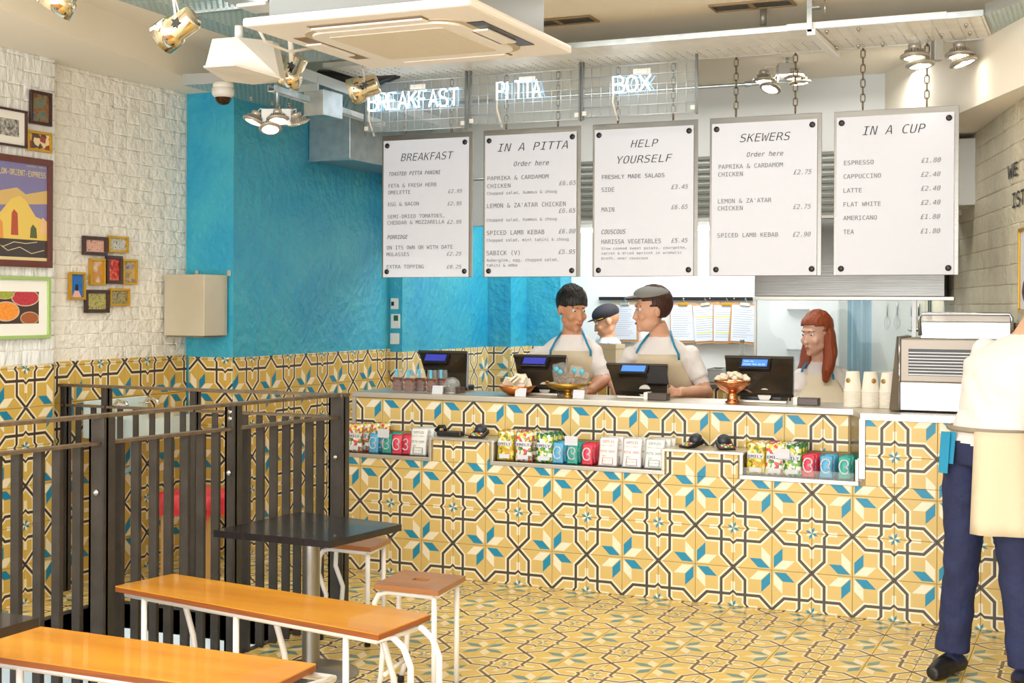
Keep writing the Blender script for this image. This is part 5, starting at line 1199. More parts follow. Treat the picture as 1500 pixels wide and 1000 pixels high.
def swirl(M, s, m, t, num3=False):
    """flat white looped mark: a tall loop that curls back in at its waist"""
    pts = []
    for i in range(23):
        a = math.radians(40+ i*290/22*1.0); pts.append((.42*math.cos(a)*.85-.02, .55*math.sin(a)))
    pts = [(.30, -.18), (.34, -.36), (.20, -.52), (-.02, -.56), (-.24, -.46), (-.36, -.22), (-.40, .02), (-.36, .28), (-.22, .50), (-.02, .56), (.20, .50), (.32, .32), (.30, .14), (.16, .02), (.02, .0)]
    pts2 = [(.02, .0), (.18, -.02), (.30, -.16), (.34, -.34)]
    if num3: pts = [(-.26, .36), (-.08, .54), (.16, .5), (.30, .32), (.22, .10), (-.02, .02), (.24, -.06), (.34, -.28), (.22, -.5), (-.04, -.56), (-.30, -.42)]; pts2 = []
    mb = MB()
    for P_ in (pts, pts2):
        for p_, q_ in zip(P_, P_[1:]):
            dx, dy = q_[0]-p_[0], q_[1]-p_[1]; L_ = math.hypot(dx, dy); nx, ny = -dy/L_*.055, dx/L_*.055; ex, ey = dx/L_*.03, dy/L_*.03
            mb.prism([M @ Vector(((x)*s, (y)*s, 0)) for x, y in ((p_[0]-nx-ex, p_[1]-ny-ey), (q_[0]-nx+ex, q_[1]-ny+ey), (q_[0]+nx+ex, q_[1]+ny+ey), (p_[0]+nx-ex, p_[1]+ny-ey))], M.to_3x3() @ Vector((0, 0, .0012)))
    o = mb.build('looped_emblem', PAPER, t); tag(o, kind='stuff')
def packet(u, y, w, h, d, m, key, lab, grp, texts, cat='snack packet', rz=0, lean=-.10, emb=None):
    """stands in the recess at pixel column u"""
    p = at(u, 690, 'Y', y); c = Vector((p.x, y, TRZ+.001)); t = thing('snack_packet', lab, cat, c, 0, grp)
    M = Matrix.Translation(c) @ rotm('Z', rz) @ rotm('X', lean)
    o = link('packet_body', packet_mesh(key, w, h, d, m), t); o.matrix_basis = M
    F_ = M @ basis((0, -d/2-.0015, 0), (1, 0, 0), (0, 0, 1), (0, -1, 0))
    for (tx, x, z, ww, hh, col) in texts:
        mb = MB(); text_mesh(mb, tx, F_ @ Matrix.Translation((x-ww/2, z, .0006)), width=ww, height=hh, thin=.0); tag(mb.build('packet_lettering', col, t), kind='stuff')
    if emb: swirl(F_ @ Matrix.Translation((0, h*.52, 0)), h*.50, PAPER, t, emb == 3)
    return t, F_
def emily(u, y, m, key, which, w=.105, h=.165, rz=0):
    t, F_ = packet(u, y, w, h, .034, m, key, which, 'patterned vegetable crisp packets', [], rz=rz)
    MB().box((-w*.40, h*.50, -.003), (w*.40, h*.66, -.001), F_).build('name_band', PAPER, t)
    mb = MB(); text_mesh(mb, 'EMILY', F_ @ Matrix.Translation((-w*.36, h*.52, .0004)), width=w*.72, height=h*.11, thin=.006); tag(mb.build('packet_lettering', INK, t), kind='stuff')
    MB().box((-w*.30, h*.08, -.004), (w*.30, h*.22, -.002), F_).build('foot_label', PAPER, t)
def beet(u, y, m, key, which, rz=0, emb=1, w=.066, h=.115): packet(u, y, w, h, .026, m, key, which, 'small bright packets with a looped white emblem', [('HOT MIX', 0, .010, .034, .004, PAPER)], rz=rz, emb=emb)
RED1 = mat('ink_red', (206, 60, 50), .5); PLUM = mat('ink_plum', (150, 40, 80), .5); GRN = mat('ink_green', (50, 90, 80), .5)
def soff(u, y, ink, which, rz=0, w=.112, h=.158):
    t, F_ = packet(u, y, w, h, .020, PKW, 'white', which, 'white pitta chip packets', [("SOFFLES", 0, .126, .066, .019, ink), ('CHILLI & GARLIC', 0, .108, .076, .008, ink), ('PITTA CHIPS', 0, .074, .082, .017, ink), ('HOT', -.02, .052, .02, .010, ink), ('SAVOURY PITTA BREAD CHIPS', 0, .028, .06, .005, ink)], rz=rz, lean=-.16)
    for (x0, z0, x1, z1) in ((-.03, .012, .03, .0125), (-.03, .045, .03, .0455), (-.03, .012, -.0295, .045), (.0295, .012, .03, .045)): MB().box((x0, z0, -.004), (x1+.001, z1+.001, -.001), F_).build('label_line', ink, t)
# left recess
for k, (u, y, la) in enumerate(((519, .05, 'nearest the railing'), (530, .10, 'second row behind'), (543, .14, 'third row behind'))): emily(u, y, FLOR, 'flor', 'floral crisp packet in the left recess, %s' % la)
emily(559, .19, FLOR, 'flor', 'floral crisp packet at the back of the left recess, above the blue packet')
beet(547, .035, PKB, 'blue', 'light blue packet with white loop, left recess'); beet(556, .09, PKB, 'blue', 'light blue packet behind the front blue one, left recess')
beet(566, .05, PKT, 'teal', 'teal packet behind a blank price card, left recess'); beet(580, .16, PKT, 'teal', 'teal packet at the back of the left recess')
beet(581, .035, PKR, 'red', 'red packet with white loop, left recess', .05); beet(595, .05, PKR, 'red', 'red packet marked like a 3, left recess', -.2, 3); beet(600, .10, PKR, 'red', 'red packet behind the other two, left recess')
soff(612, .035, GRN, 'white chip packet with dark green print, left recess'); soff(622, .09, GRN, 'white chip packet leaning behind the front one, left recess'); soff(626, .13, GRN, 'rearmost white chip packet, left recess')
# middle recess
for k, (u, m, key, la) in enumerate(((740, FLOY, 'yel', 'yellow patterned crisp packet at the left of the middle recess'), (767, FLOR, 'flor', 'pink and white floral crisp packet, middle recess'), (797, FLOG, 'grn', 'green leafy crisp packet, middle recess'))):
    emily(u, .04, m, key, la); emily(u+7, .10, m, key, la.replace('crisp packet', 'crisp packet second in line')); emily(u+13, .15, m, key, la.replace('crisp packet', 'crisp packet third in line'))
for k, (u, m, key, la) in enumerate(((817, PKB, 'blue', 'light blue'), (838, PKT, 'teal', 'teal'), (860, PKR, 'red', 'red'))):
    beet(u, .035, m, key, la+' packet with white loop, middle recess'); beet(u+5, .09, m, key, la+' packet behind the front one, middle recess'); beet(u+9, .14, m, key, la+' packet third in line, middle recess')
soff(890, .035, RED1, 'white chip packet printed in orange-red, middle recess', 0, .118); soff(925, .035, PLUM, 'white chip packet printed in plum, middle recess', 0, .118); soff(958, .035, GRN, 'white chip packet printed in dark green, middle recess', 0, .118)
soff(900, .10, RED1, 'white chip packet second in line behind the orange-red one'); soff(933, .10, PLUM, 'white chip packet second in line behind the plum one'); soff(967, .10, GRN, 'white chip packet second in line behind the dark green one'); soff(974, .15, GRN, 'rearmost white chip packet of the dark green row')
# right recess
for (u, m, key, la) in ((1107, FLOY, 'yel', 'yellow patterned crisp packet, right recess'), (1135, FLOR, 'flor', 'floral crisp packet behind the blank card, right recess'), (1160, FLOG, 'grn', 'green leafy crisp packet, right recess')):
    emily(u, .045, m, key, la); emily(u+5, .12, m, key, la.replace('crisp packet', 'crisp packet second in line')); emily(u+8, .17, m, key, la.replace('crisp packet', 'crisp packet third in line'))
for (u, m, key, la) in ((1184, PKR, 'red', 'red'), (1210, PKB, 'blue', 'light blue'), (1237, PKT, 'teal', 'teal')):
    beet(u, .035, m, key, la+' packet with white loop, right recess', 0, 1, .072, .122); beet(u+5, .09, m, key, la+' packet behind the front one, right recess', 0, 1, .072, .122); beet(u+8, .14, m, key, la+' packet third in line, right recess', 0, 1, .072, .122)
for (u, v, la) in ((562, 634, 'left'), (837, 645, 'middle'), (1146, 664, 'right')):
    p = at(u, v, 'Y', .012); t = thing('blank_card', 'blank white price card clipped over the packets in the %s recess' % la, 'card', p)
    MB().box((p.x-.037, .008, p.z-.026), (p.x+.037, .0095, p.z+.024)).build('card', PAPER, t); MB().tube([(p.x, .012, p.z), (p.x, .012, TRZ)], .0015, 6).build('wire', BOLT, t)
# things on the back counter
for (u, w, h, mt, nm, lab) in ((890, .20, .26, mat('kraft', (206, 186, 150), .6), 'kraft_box', 'beige cardboard box on the back counter between the two men'), (1052, .10, .10, mat('steel_tin', (180, 182, 180), .3, .6), 'steel_tin', 'small steel tin on the back counter left of the fourth till'), (915, .12, .10, mat('blue_striped_box', (120, 130, 170), .5), 'striped_box', 'small blue striped box on the back counter between the men')):
    p = at(u, 500, 'Y', 2.7); t = thing(nm, lab, 'box', (p.x, 2.7, .985)); MB().box((p.x-w/2, 2.6, .986), (p.x+w/2, 2.8, .986+h), None, .004).build('box_body', mt, t); MB().box((p.x-w/2-.003, 2.597, .986+h*.86), (p.x+w/2+.003, 2.803, .986+h), None, .003).build('lid', mt, t)
p = at(1087, 540, 'Y', 2.6); t = thing('glass_bottle', 'slim clear glass bottle on the back counter behind the fourth till', 'bottle', (p.x, 2.6, .986))
MB().lathe([(0, 0), (.035, 0), (.036, .16), (.016, .22), (.014, .29), (.017, .30), (0, .30)], 20, Matrix.Translation((p.x, 2.6, .986))).build('bottle', mat('bottle_glass', (206, 214, 208), .08, alpha=.5), t)
MB().lathe([(0, .315), (.016, .315), (.017, .295), (0, .295)], 16, Matrix.Translation((p.x, 2.6, .986))).build('cap', STEELW, t)

# ================================================================== PEOPLE
SKIN = mat('skin_light', (226, 176, 144), .5, vary=(14, (214, 150, 120), .5)); SKIN2 = mat('skin_tan', (214, 158, 120), .5, vary=(14, (196, 130, 98), .5)); SKIN3 = mat('skin_fair', (232, 186, 160), .5, vary=(14, (220, 160, 136), .5))
SHIRT = mat('white_tshirt', (238, 232, 228), .8, bump=(18, .6, 3)); NAVY = mat('navy_trousers', (30, 38, 74), .8, bump=(30, .7, 3), vary=(8, (40, 50, 92), .6)); DTR = mat('dark_trousers', (40, 40, 46), .8)
SHOE = mat('black_shoe', (24, 22, 22), .4); APR = mat('cream_apron', (222, 208, 180), .8, bump=(14, .5, 3)); STRAP = mat('blue_strap', (30, 142, 184), .6)
HAIRB = mat('black_hair', (30, 22, 18), .45, bump=(90, .8, 3, (1, 1, .2))); HAIRD = mat('dark_brown_hair', (66, 34, 22), .45, bump=(90, .8, 3, (1, 1, .3))); HAIRR = mat('auburn_hair', (150, 68, 30), .45, bump=(80, .9, 3, (1, 1, .15)))
CAPG = mat('grey_cap', (150, 150, 146), .8); LIPS = mat('lips', (190, 96, 86), .45)
EYEW = mat('eye_white', (236, 232, 228), .2); IRIS = mat('iris', (40, 26, 18), .2)
def cap_loft(mb, rings, n=20):     # rings: (centre, rx, ry, yaw)
    RR = []
    for c, rx, ry, yw in rings:
        c = Vector(c); x = Vector((math.cos(yw), math.sin(yw), 0)); y = Vector((-math.sin(yw), math.cos(yw), 0))
        RR.append([mb.bm.verts.new(c+x*rx*math.cos(a)+y*ry*math.sin(a)) for a in [i*2*PI/n for i in range(n)]])
    for A, B in zip(RR, RR[1:]):
        for k in range(n): mb.bm.faces.new((A[k], A[(k+1) % n], B[(k+1) % n], B[k]))
    mb.bm.faces.new(RR[0][::-1]); mb.bm.faces.new(RR[-1])
def remeshed(mb, name, vox, smooth=4, M=None):
    bmesh.ops.recalc_face_normals(mb.bm, faces=mb.bm.faces[:])
    me = bpy.data.meshes.new('raw'); mb.bm.to_mesh(me); mb.bm.free(); o = bpy.data.objects.new('raw', me); COL.objects.link(o)
    md = o.modifiers.new('r', 'REMESH'); md.mode = 'VOXEL'; md.voxel_size = vox; md.adaptivity = 0
    ms = o.modifiers.new('s', 'SMOOTH'); ms.iterations = smooth; ms.factor = .5
    dg = bpy.context.evaluated_depsgraph_get(); out = bpy.data.meshes.new_from_object(o.evaluated_get(dg)); bpy.data.objects.remove(o); out.name = name
    for p in out.polygons: p.use_smooth = True
    return out
def head_solid(mb, M, s=1.06, fem=False):
    def e(c, r, rot=None): mb.ell((0, 0, 0), (1, 1, 1), M @ Matrix.Translation(Vector(c)*s) @ (rot or Matrix.Identity(4)) @ Matrix.Diagonal((r[0]*s, r[1]*s, r[2]*s, 1)), 20, 14)
    e((0, .012, .035), (.076, .095, .092)); e((0, -.018, -.02), (.064, .076, .088)); e((0, -.030, -.068), (.048 if fem else .059, .058, .054)); e((0, -.072, -.104), (.022, .020, .018))
    e((0, -.094, -.020), (.0105, .014, .030), rotm('X', -.32)); e((0, -.104, -.040), (.015, .013, .010)); e((0, -.082, .030), (.050, .014, .010))
    for sx in (-1, 1): e((sx*.036, -.066, -.032), (.026, .024, .026)); e((sx*.078, .012, -.012), (.010, .020, .031), rotm('Z', sx*.3)); e((sx*.046, -.01, -.066), (.016, .036, .026))
    e((0, -.090, -.066), (.022, .008, .0065)); e((0, -.088, -.077), (.019, .008, .007))
def face_parts(t, M, s=1.06, skin=SKIN, brow=HAIRB, blue=False):
    for sx in (-1, 1):
        c = Vector((sx*.031, -.0765, .006))*s
        ey = MB().ell((0, 0, 0), (1, 1, 1), M @ Matrix.Translation(c) @ Matrix.Diagonal((.0125*s, .0105*s, .0095*s, 1)), 14, 10).build('eye', EYEW, t)
        MB().ell((0, 0, 0), (1, 1, 1), M @ Matrix.Translation(c+Vector((0, -.0092, -.001))) @ Matrix.Diagonal((.0055, .0035, .0055, 1)), 10, 8).build('iris', IRIS, ey)
        pts = [M @ (Vector((sx*(.015+.010*k), -.0925+.004*k+.001*k*k, .024+.003*math.sin(k*PI/3.5)))*s) for k in range(4)]
        MB().tube(pts, [.0028, .0036, .0034, .002], 6).build('eyebrow', brow, t)
    mb = MB(); mb.ell((0, 0, 0), (1, 1, 1), M @ Matrix.Translation(Vector((0, -.0975, -.0712))*s) @ Matrix.Diagonal((.021, .0035, .006, 1)), 12, 8); mb.build('mouth', LIPS, t)
def hair_shell(t, M, m, s=1.06, kind='short', seed=1):
    bm = bmesh.new(); bmesh.ops.create_uvsphere(bm, u_segments=40, v_segments=28, radius=1)
    kill = []
    for v in bm.verts:
        p = v.co.copy(); q = Vector((p.x*.086, .014+p.y*.108, .040+p.z*.103))
        fl_ = .062 if kind == 'short' else .068
        lim = -.048 if kind == 'short' else -.06
        if kind == 'fringe': fl_ = .034
        front = q.y < -.035
        side = -.035 <= q.y < .012
        if (front and q.z < fl_+abs(q.x)*(-.25)) or (side and q.z < .012-.5*(q.y+.035)*0) or (q.y >= .012 and q.z < lim): kill.append(v)
        d = 1+.05*noise.noise(Vector((p.x*4+seed, p.y*4, p.z*4)))+.03*noise.noise(Vector((p.x*14, p.y*14, p.z*5+seed)))
        v.co = M @ Vector((q.x*d*s, (q.y*d)*s, (q.z*d)*s))
    bmesh.ops.delete(bm, geom=kill, context='VERTS')
    bmesh.ops.recalc_face_normals(bm, faces=bm.faces[:])
    for f in bm.faces: f.smooth = True
    me = bpy.data.meshes.new('hair'); bm.to_mesh(me); bm.free(); me.materials.append(m)
    o = link('hair', me, t); md = o.modifiers.new('thick', 'SOLIDIFY'); md.thickness = .012; md.offset = -1; md2 = o.modifiers.new('sub', 'SUBSURF'); md2.levels = 1; md2.render_levels = 1
    return o
def hand(mb, w, d, n, s=1.0, side=1, curl=.5, fingers=True):
    """palm from the wrist w along d, n = back-of-hand normal; five separate curled fingers"""
    w, d, n = Vector(w), Vector(d).normalized(), Vector(n).normalized(); x = d.cross(n).normalized()*side; n = x.cross(d).normalized()*side if False else n
    M = basis(w+d*.045*s, x, d, n)
    mb.ell((0, 0, 0), (1, 1, 1), M @ Matrix.Diagonal((.038*s, .050*s, .015*s, 1)), 14, 10)
    for i, L_ in enumerate((.068, .078, .073, .058)):
        bx = (i-1.5)*.021*s; p = w+d*(.085-abs(i-1.4)*.004)*s+x*bx; dir_ = (d+x*(i-1.5)*.10).normalized(); pts = [p-dir_*.02, p]; ang = 0
        for k, f in enumerate((.45, .30, .25)):
            ang += curl*(.6 if k == 0 else .9); dd_ = (dir_*math.cos(ang)-n*math.sin(ang)).normalized(); p = p+dd_*L_*f*s; pts.append(p)
        mb.tube(pts, [.0095*s, .0095*s, .0088*s, .0080*s, .0068*s], 8)
        mb.ell(pts[-1], (.0068*s,)*3, None, 8, 6)
    p = w+d*.025*s-x*.028*s; td = (d*.55-x*.75-n*.25).normalized(); pts = [p+x*.01, p, p+td*.032*s, p+td*.032*s+(td+d*.9-n*.4).normalized()*.028*s, p+td*.032*s+(td+d*.9-n*.4).normalized()*.048*s]
    mb.tube(pts, [.012*s, .0125*s, .0105*s, .009*s, .007*s], 8); mb.ell(pts[-1], (.007*s,)*3, None, 8, 6)
def person(lab, base, yaw, pelvis, chest, neck, head, hyaw, hpitch, arms, legs, skin, trousers, sleeve=.62, broad=1.0, hroll=0, fem=False, vox=.0075, hs=1.06, lg=1.0):
    """all joints in world coordinates; yaw / hyaw are the headings the chest / the face point to"""
    t = thing('person', lab, 'person', (base[0], base[1], 0)); mb = MB(); segs = []
    pelvis, chest, neck, head = map(Vector, (pelvis, chest, neck, head)); yw = yaw+PI/2
    V = chest-pelvis; top = neck-chest
    rg = [(pelvis-V.normalized()*.10, .135*broad, .10, yw), (pelvis, .165*broad, .115, yw), (pelvis+V*.35, .150*broad, .105, yw), (pelvis+V*.7, .165*broad, .115, yw), (chest, .180*broad, .118, yw), (chest+top*.4, .160*broad, .100, yw), (chest+top*.68, .118*broad, .082, yw), (chest+top*.88, .078*broad, .066, yw), (chest+top*1.0, .060, .058, yw)]
    cap_loft(mb, rg, 24)
    segs += [('shirt', pelvis+V*.05, chest+top*.42, .15*broad), ('trousers', pelvis-V.normalized()*.12, pelvis-V.normalized()*.03, .14*broad)]
    mb.tube([neck-(head-neck)*.25, neck+(head-neck)*.45], [.062, .056], 16); segs.append(('skin', neck-(head-neck)*.02, head, .085))
    HM = Matrix.Translation(head) @ rotm('Z', hyaw+PI/2) @ rotm('X', hpitch) @ rotm('Y', hroll); head_solid(mb, HM, hs, fem); segs.append(('skin', head-Vector((0, 0, .05)), head+Vector((0, 0, .04)), .09))
    for (sh, el, wr, hd, hn, side, curl) in arms:
        sh, el, wr = map(Vector, (sh, el, wr)); mb.ell(sh, (.057,)*3); q = sh+(el-sh)*sleeve
        mb.tube([sh, sh+(el-sh)*.3, q, q+(el-sh).normalized()*.004], [.056, .056, .058, .052], 16)
        mb.tube([q-(el-sh)*.1, el, el+(wr-el)*.3, wr], [.044*broad, .040*broad, .040*broad, .026], 14); mb.ell(el, (.040*broad,)*3)
        hand(mb, wr, hd, hn, .95 if not fem else .85, side, curl)
        segs += [('shirt', sh, q, .058*broad), ('skin', q+(el-sh).normalized()*.03, el, .040*broad), ('skin', el, wr, .035), ('skin', wr, wr+Vector(hd).normalized()*.16, .035)]
    for (hp_, kn, an, toe) in legs:
        hp_, kn, an = map(Vector, (hp_, kn, an)); toe = Vector(toe).normalized()
        mb.tube([hp_+(hp_-kn)*.1, hp_, hp_+(kn-hp_)*.5, kn, kn+(an-kn)*.35, kn+(an-kn)*.8, an+(kn-an)*.02], [x_*lg for x_ in (.085, .092, .080, .066, .062, .060, .064)], 18)
        a = Vector((an.x, an.y, .045)); mb.tube([a-toe*.06+Vector((0, 0, -.005)), a, a+toe*.10+Vector((0, 0, -.006)), a+toe*.17+Vector((0, 0, -.014))], [.040, .045, .040, .028], 14)
        segs += [('trousers', hp_, kn, .085), ('trousers', kn, an, .062), ('shoe', a-toe*.05, a+toe*.17, .040)]
    me = remeshed(mb, 'body', vox, 3)
    # give each face the material of the nearest limb
    mats_ = {'shirt': SHIRT, 'skin': skin, 'trousers': trousers, 'shoe': SHOE}; order = list(mats_)
    for k in order: me.materials.append(mats_[k])
    nP = len(me.polygons); cc = np.empty(nP*3); me.polygons.foreach_get('center', cc); cc = cc.reshape(-1, 3)
    best = np.full(nP, 1e9); bi = np.zeros(nP, dtype=np.int32)
    for k, a, b, r_ in segs:
        a = np.array(a); d = np.array(b)-a; u_ = np.clip(((cc-a) @ d)/(d @ d), 0, 1); q = np.linalg.norm(cc-a-u_[:, None]*d, axis=1)/r_
        w_ = q < best; best[w_] = q[w_]; bi[w_] = order.index(k)
    bi[(cc[:, 2] > neck.z-.012)] = order.index('skin')
    bi[(cc[:, 2] < .05)] = order.index('shoe'); me.polygons.foreach_set('material_index', bi)
    nV = len(me.vertices); co_ = np.empty(nV*3); me.vertices.foreach_get('co', co_); co_ = co_.reshape(-1, 3); nn_ = np.empty(nV*3); me.vertices.foreach_get('normal', nn_); nn_ = nn_.reshape(-1, 3)
    x_, y_, z_ = co_.T     # soft cloth folds below the neck
    dsp = (np.sin(x_*23+z_*31+2*np.sin(y_*17))*.0022+np.sin(y_*29-z_*47+np.sin(x_*41)*1.5)*.0018+np.sin(z_*80+x_*37)*.0010)*np.clip((neck.z-.05-z_)*12, 0, 1)
    co_ = co_+nn_*dsp[:, None]; me.vertices.foreach_set('co', co_.ravel()); me.update()
    body_ = link('body', me, t)
    face_parts(t, HM, hs, skin)
    return t, HM, rg, yw
def apron(t, rg, yaw, zlist, m=APR, off=.014):
    """cloth over the front of the torso; zlist = (z, half angle, extra radius)"""
    bm = bmesh.new(); n = 16; rows = []
    for z, ha, ex in zlist:
        zz = [r_[0].z for r_ in rg]; k = 0
        while k < len(zz)-2 and zz[k+1] < z: k += 1
        f = max(-6, min(1, (z-zz[k])/(zz[k+1]-zz[k]))); f_ = max(0, f)
        c = rg[k][0].lerp(rg[k+1][0], f_); rx = rg[k][1]+(rg[k+1][1]-rg[k][1])*f_+off+ex; ry = rg[k][2]+(rg[k+1][2]-rg[k][2])*f_+off+ex
        row = []
        for i in range(n+1):
            a = -PI/2+ha*(i/n*2-1)        # local -Y is the front
            x = rx*math.cos(a); y = ry*math.sin(a); w_ = 1+.03*math.sin(i*1.3+z*9)*min(1, max(0, (1.1-z)*2))
            cy2, sy2 = math.cos(yaw+PI/2), math.sin(yaw+PI/2)
            row.append(bm.verts.new(Vector((c.x+(x*cy2-y*sy2)*w_, c.y+(x*sy2+y*cy2)*w_, z))))
        rows.append(row)
    for A, B in zip(rows, rows[1:]):
        for i in range(n): bm.faces.new((A[i], A[i+1], B[i+1], B[i])).smooth = True
    corners = [rows[-1][0].co.copy(), rows[-1][-1].co.copy()]
    me = bpy.data.meshes.new('apron'); bm.to_mesh(me); bm.free(); me.materials.append(m); o = link('apron', me, t)
    md = o.modifiers.new('thick', 'SOLIDIFY'); md.thickness = .004; md.offset = 0
    return corners
def straps(t, corners, neck, yaw, r=.007):
    f = Vector((math.cos(yaw), math.sin(yaw), 0)); rt = Vector((-f.y, f.x, 0))
    for c in corners:
        sd = 1 if (c-neck).dot(rt) > 0 else -1
        p = neck+rt*sd*.075+f*.03+Vector((0, 0, -.012)); q = neck+rt*sd*.055-f*.06+Vector((0, 0, .02)); mid = (c+p)/2+f*.045
        pts = [c+Vector((0, 0, -.03)), c+f*.006, mid, p+f*.015, q]
        U = rt; bm = MB()
        bm.tube(pts, r, 8); bm.build('neck_strap', STRAP, t)
def vd(a): return Vector((math.cos(a), math.sin(a), 0))

# the man on the left, looking down to the right
y1 = math.radians(-72); c = Vector((-.545, 1.03, 0)); f1 = vd(y1); r1 = Vector((-f1.y, f1.x, 0))   # r1 points to his left, the picture's right
neck1 = D(838, 487, 8.28); head1 = D(838, 452, 8.22)
sl, sr = D(789, 520, 8.3), D(869, 517, 8.25)
leg = lambda cx_, cy_, ff, rr_: [((cx_-rr_.x*.09, cy_-rr_.y*.09, .90), (cx_-rr_.x*.10, cy_-rr_.y*.10, .48), (cx_-rr_.x*.11, cy_-rr_.y*.11, .07), ff), ((cx_+rr_.x*.09, cy_+rr_.y*.09, .90), (cx_+rr_.x*.10, cy_+rr_.y*.10, .48), (cx_+rr_.x*.11, cy_+rr_.y*.11, .07), ff)]
t, HM, rg, yw = person('man with short black hair, white T-shirt and cream apron, behind the copper bowl', c, y1, (c.x, c.y+.02, .94), (neck1.x-.01, neck1.y+.015, 1.215), neck1, head1, math.radians(-38), .22,
    [(sl, D(765, 566, 8.3), D(800, 585, 8.0), vd(math.radians(-60))+Vector((0, 0, -.2)), (0, 0, 1), 1, .4), (sr, D(884, 556, 8.2), D(862, 573, 7.95), vd(math.radians(-125))+Vector((0, 0, -.35)), (0, -.2, 1), -1, .5)], leg(c.x, c.y, f1, r1), SKIN2, DTR, broad=1.16)
hair_shell(t, HM, HAIRB, 1.08, 'fringe', 2)
co = apron(t, rg, y1, ((.50, 1.5, .03), (.70, 1.5, .02), (.94, 1.45, .004), (1.06, 1.2, .004), (1.18, .75, .004), (1.255, .62, .004)))
straps(t, co, neck1, y1)
# the man in profile, looking left
y2 = math.radians(-80); c = Vector((.13, 1.02, 0)); f2 = vd(y2); r2 = Vector((-f2.y, f2.x, 0)); neck2 = D(967, 490, 8.02); head2 = D(955, 454, 7.98)
t, HM, rg, yw = person('man in profile with grey cap and brown hair, hand on the third till', c, y2, (c.x, c.y+.02, .94), (neck2.x-.01, neck2.y+.015, 1.215), neck2, head2, math.radians(-148), .05,
    [(D(924, 521, 8.0), D(903, 562, 8.1), D(912, 590, 7.75), vd(math.radians(-70))+Vector((0, 0, -.1)), (0, 0, 1), 1, .4), (D(1011, 519, 8.0), D(1033, 574, 7.95), D(992, 575, 7.62), vd(math.radians(-172))+Vector((0, 0, -.02)), Vector((.1, -.8, .6)), -1, .42)], leg(c.x, c.y, f2, r2), SKIN, DTR, broad=1.13)
hair_shell(t, HM, HAIRD, 1.08, 'short', 5)
co = apron(t, rg, y2, ((.50, 1.5, .03), (.70, 1.5, .02), (.94, 1.45, .004), (1.06, 1.2, .004), (1.18, .75, .004), (1.245, .66, .004)))
straps(t, co, neck2, y2)
cp = MB()
for k in range(1): cp.ell((0, 0, 0), (1, 1, 1), HM @ Matrix.Translation((0, .0, .098)) @ Matrix.Diagonal((.094, .108, .048, 1)), 24, 12)
cp.ell((0, 0, 0), (1, 1, 1), HM @ Matrix.Translation((0, -.110, .085)) @ rotm('X', .12) @ Matrix.Diagonal((.062, .055, .007, 1)), 20, 8)
cp.build('peaked_cap', CAPG, t)
# the woman with long auburn hair
y3 = math.radians(-95); c = Vector((.965, 1.53, 0)); f3 = vd(y3); r3 = Vector((-f3.y, f3.x, 0)); neck3 = D(1203, 527, 8.5); head3 = D(1196, 489, 8.45)
t, HM, rg, yw = person('woman with long auburn hair, white T-shirt and cream apron behind the fourth till', c, y3, (c.x, c.y+.02, .88), (neck3.x, neck3.y+.015, 1.04), neck3, head3, math.radians(-118), .12,
    [(D(1174, 552, 8.5), D(1168, 592, 8.4), D(1188, 606, 8.1), vd(math.radians(-80)), (0, 0, 1), 1, .5), (D(1234, 552, 8.5), D(1240, 592, 8.45), D(1222, 606, 8.15), vd(math.radians(-110)), (0, 0, 1), -1, .5)], leg(c.x, c.y, f3, r3), SKIN3, DTR, broad=1.0, fem=True)
hair_shell(t, HM, HAIRR, 1.09, 'short', 9)
hb = MB()
Hd = HM.to_3x3()
for sx in (-1, 1):
    A = HM @ Vector((sx*.060, .03, .03)); hb.tube([HM @ Vector((sx*.05, .02, .08)), A, HM @ Vector((sx*.078, .02, -.06)), HM @ Vector((sx*.092, .0, -.15)), HM @ Vector((sx*.095, -.04, -.23)), HM @ Vector((sx*.085, -.06, -.30))], [.03, .038, .040, .042, .036, .014], 14)
hb.tube([HM @ Vector((0, .06, .06)), HM @ Vector((0, .085, -.04)), HM @ Vector((0, .09, -.14)), HM @ Vector((0, .10, -.25))], [.06, .068, .065, .03], 14)
hm_ = remeshed(hb, 'long_hair', .009, 3)
for v in hm_.vertices: v.co += v.normal*noise.noise(Vector((v.co.x*60, v.co.y*60, v.co.z*8)))*.006
hm_.materials.append(HAIRR); link('long_hair', hm_, t)
co = apron(t, rg, y3, ((.46, 1.5, .03), (.66, 1.5, .02), (.88, 1.45, .004), (.96, 1.25, .004), (1.04, .85, .004), (1.10, .62, .004)))
straps(t, co, neck3, y3)
# the cook at the back, turned away, in a dark cap
y4 = math.radians(95); c = D(893, 520, 10.7); c = Vector((c.x, c.y, 0)); f4 = vd(y4); r4 = Vector((-f4.y, f4.x, 0)); neck4 = Vector((c.x, c.y-.005, 1.325)); head4 = Vector((c.x, c.y-.02, 1.44))
head4 = D(889, 470, 10.7); neck4 = head4+Vector((.005, .01, -.115)); c = Vector((head4.x, head4.y, 0))
t, HM, rg, yw = person('cook in a dark cap and white shirt bending at the back, between the two men', c, math.radians(-150), (c.x+.02, c.y, .86), (neck4.x, neck4.y, 1.10), neck4, head4, math.radians(-160), .35,
    [(neck4+Vector((-.10, .13, -.07)), neck4+Vector((-.20, .13, -.30)), neck4+Vector((-.26, -.02, -.40)), (-.3, -.9, -.2), (0, 0, 1), 1, .4), (neck4+Vector((.10, -.13, -.07)), neck4+Vector((.10, -.26, -.28)), neck4+Vector((-.06, -.30, -.36)), (-.9, -.3, -.2), (0, 0, 1), -1, .4)], leg(c.x, c.y, vd(math.radians(-150)), r1), SKIN2, DTR, broad=.95)
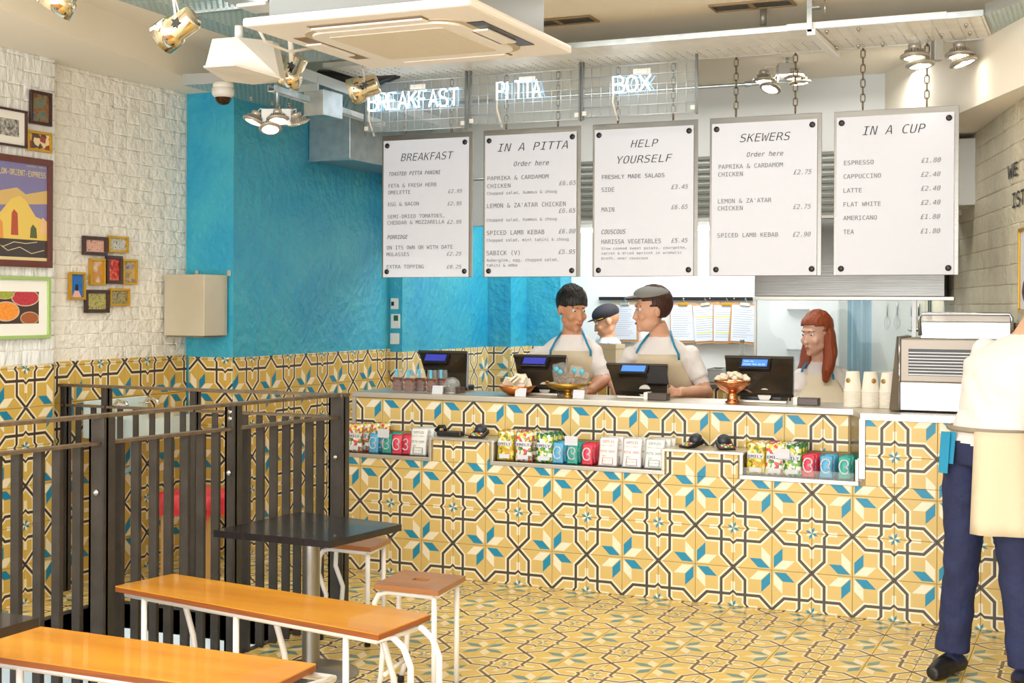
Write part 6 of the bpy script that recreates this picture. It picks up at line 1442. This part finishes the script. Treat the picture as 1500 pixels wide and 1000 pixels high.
cp = MB(); cp.ell((0, 0, 0), (1, 1, 1), HM @ Matrix.Translation((0, .01, .062)) @ Matrix.Diagonal((.094, .114, .076, 1)), 24, 14); cp.ell((0, 0, 0), (1, 1, 1), HM @ Matrix.Translation((0, -.100, .045)) @ Matrix.Diagonal((.060, .050, .007, 1)), 18, 8)
cp.build('peaked_cap', mat('dark_cap', (44, 44, 50), .8), t)
mb = MB(); mb.tube([HM @ Vector((-.086, -.02, .032)), HM @ Vector((-.07, -.08, .036)), HM @ Vector((-.03, -.103, .038)), HM @ Vector((.03, -.103, .038)), HM @ Vector((.07, -.08, .036)), HM @ Vector((.086, -.02, .032))], .003, 6); mb.build('cap_braid', GOLD, t)

# the customer-side barista at the right edge, leaning over the coffee machine
y5 = math.radians(50); c = Vector((2.08, -.90, 0)); f5 = vd(y5); w5 = Vector((-f5.y, f5.x, 0))
neck5 = Vector((2.26, -.86, 1.435)); head5 = Vector((2.325, -.85, 1.555))
t, HM, rg, yw = person('person in white T-shirt and navy trousers leaning towards the coffee machine at the right edge', c, y5, (2.095, -.90, .985), (2.17, -.885, 1.315), neck5, head5, math.radians(50), .35,
    [((2.075, -.78, 1.35), (2.01, -.52, 1.20), (2.02, -.24, 1.16), (.0, 1, .05), (0, 0, 1), 1, .4), ((2.30, -.99, 1.38), (2.365, -1.00, 1.15), (2.33, -.76, 1.12), (-.1, 1, 0), (0, 0, 1), -1, .4)],
    [((2.01, -.84, .92), (1.995, -.86, .50), (1.955, -.845, .09), (-.35, -.9, 0)), ((2.17, -.965, .92), (2.215, -.99, .50), (2.25, -1.00, .09), (.4, -.9, 0))], SKIN, NAVY, broad=1.16, lg=1.12)
hair_shell(t, HM, HAIRD, 1.08, 'short', 4)
def hipring(a, k=1.0, z=1.03, ex=0): return Vector((2.10, -.90, z))+w5*(.190*k+ex)*math.cos(a)+f5*(.138*k+ex)*math.sin(a)
bm = bmesh.new(); rows = []
for j in range(9):
    row = []
    for i in range(19):
        a = math.radians(-108-i*12.0); ex = .010+.004*j+.012*math.sin(i*1.5)*j/8
        row.append(bm.verts.new(hipring(a+PI*0, 1, 1.035-j*.051, ex)))
    rows.append(row)
for A, B in zip(rows, rows[1:]):
    for i in range(18): bm.faces.new((A[i], A[i+1], B[i+1], B[i])).smooth = True
me = bpy.data.meshes.new('waist_apron'); bm.to_mesh(me); bm.free(); me.materials.append(APR); o = link('waist_apron', me, t); md = o.modifiers.new('thick', 'SOLIDIFY'); md.thickness = .005
bt = MB(); bt.tube([hipring(i*2*PI/32, .93, 1.035, .004) for i in range(32)], .011, 8, closed=True); bt.build('apron_band', mat('apron_band', (150, 140, 124), .7), t)
for dx, L_ in ((0, .17), (.022, .13)):
    MB().prism([(1.915+dx, -.93, 1.02), (1.95+dx, -.95, 1.02), (1.94+dx, -.96, 1.02-L_), (1.905+dx, -.94, 1.02-L_)], (.004, -.004, 0)).build('apron_tie', STRAP, t)
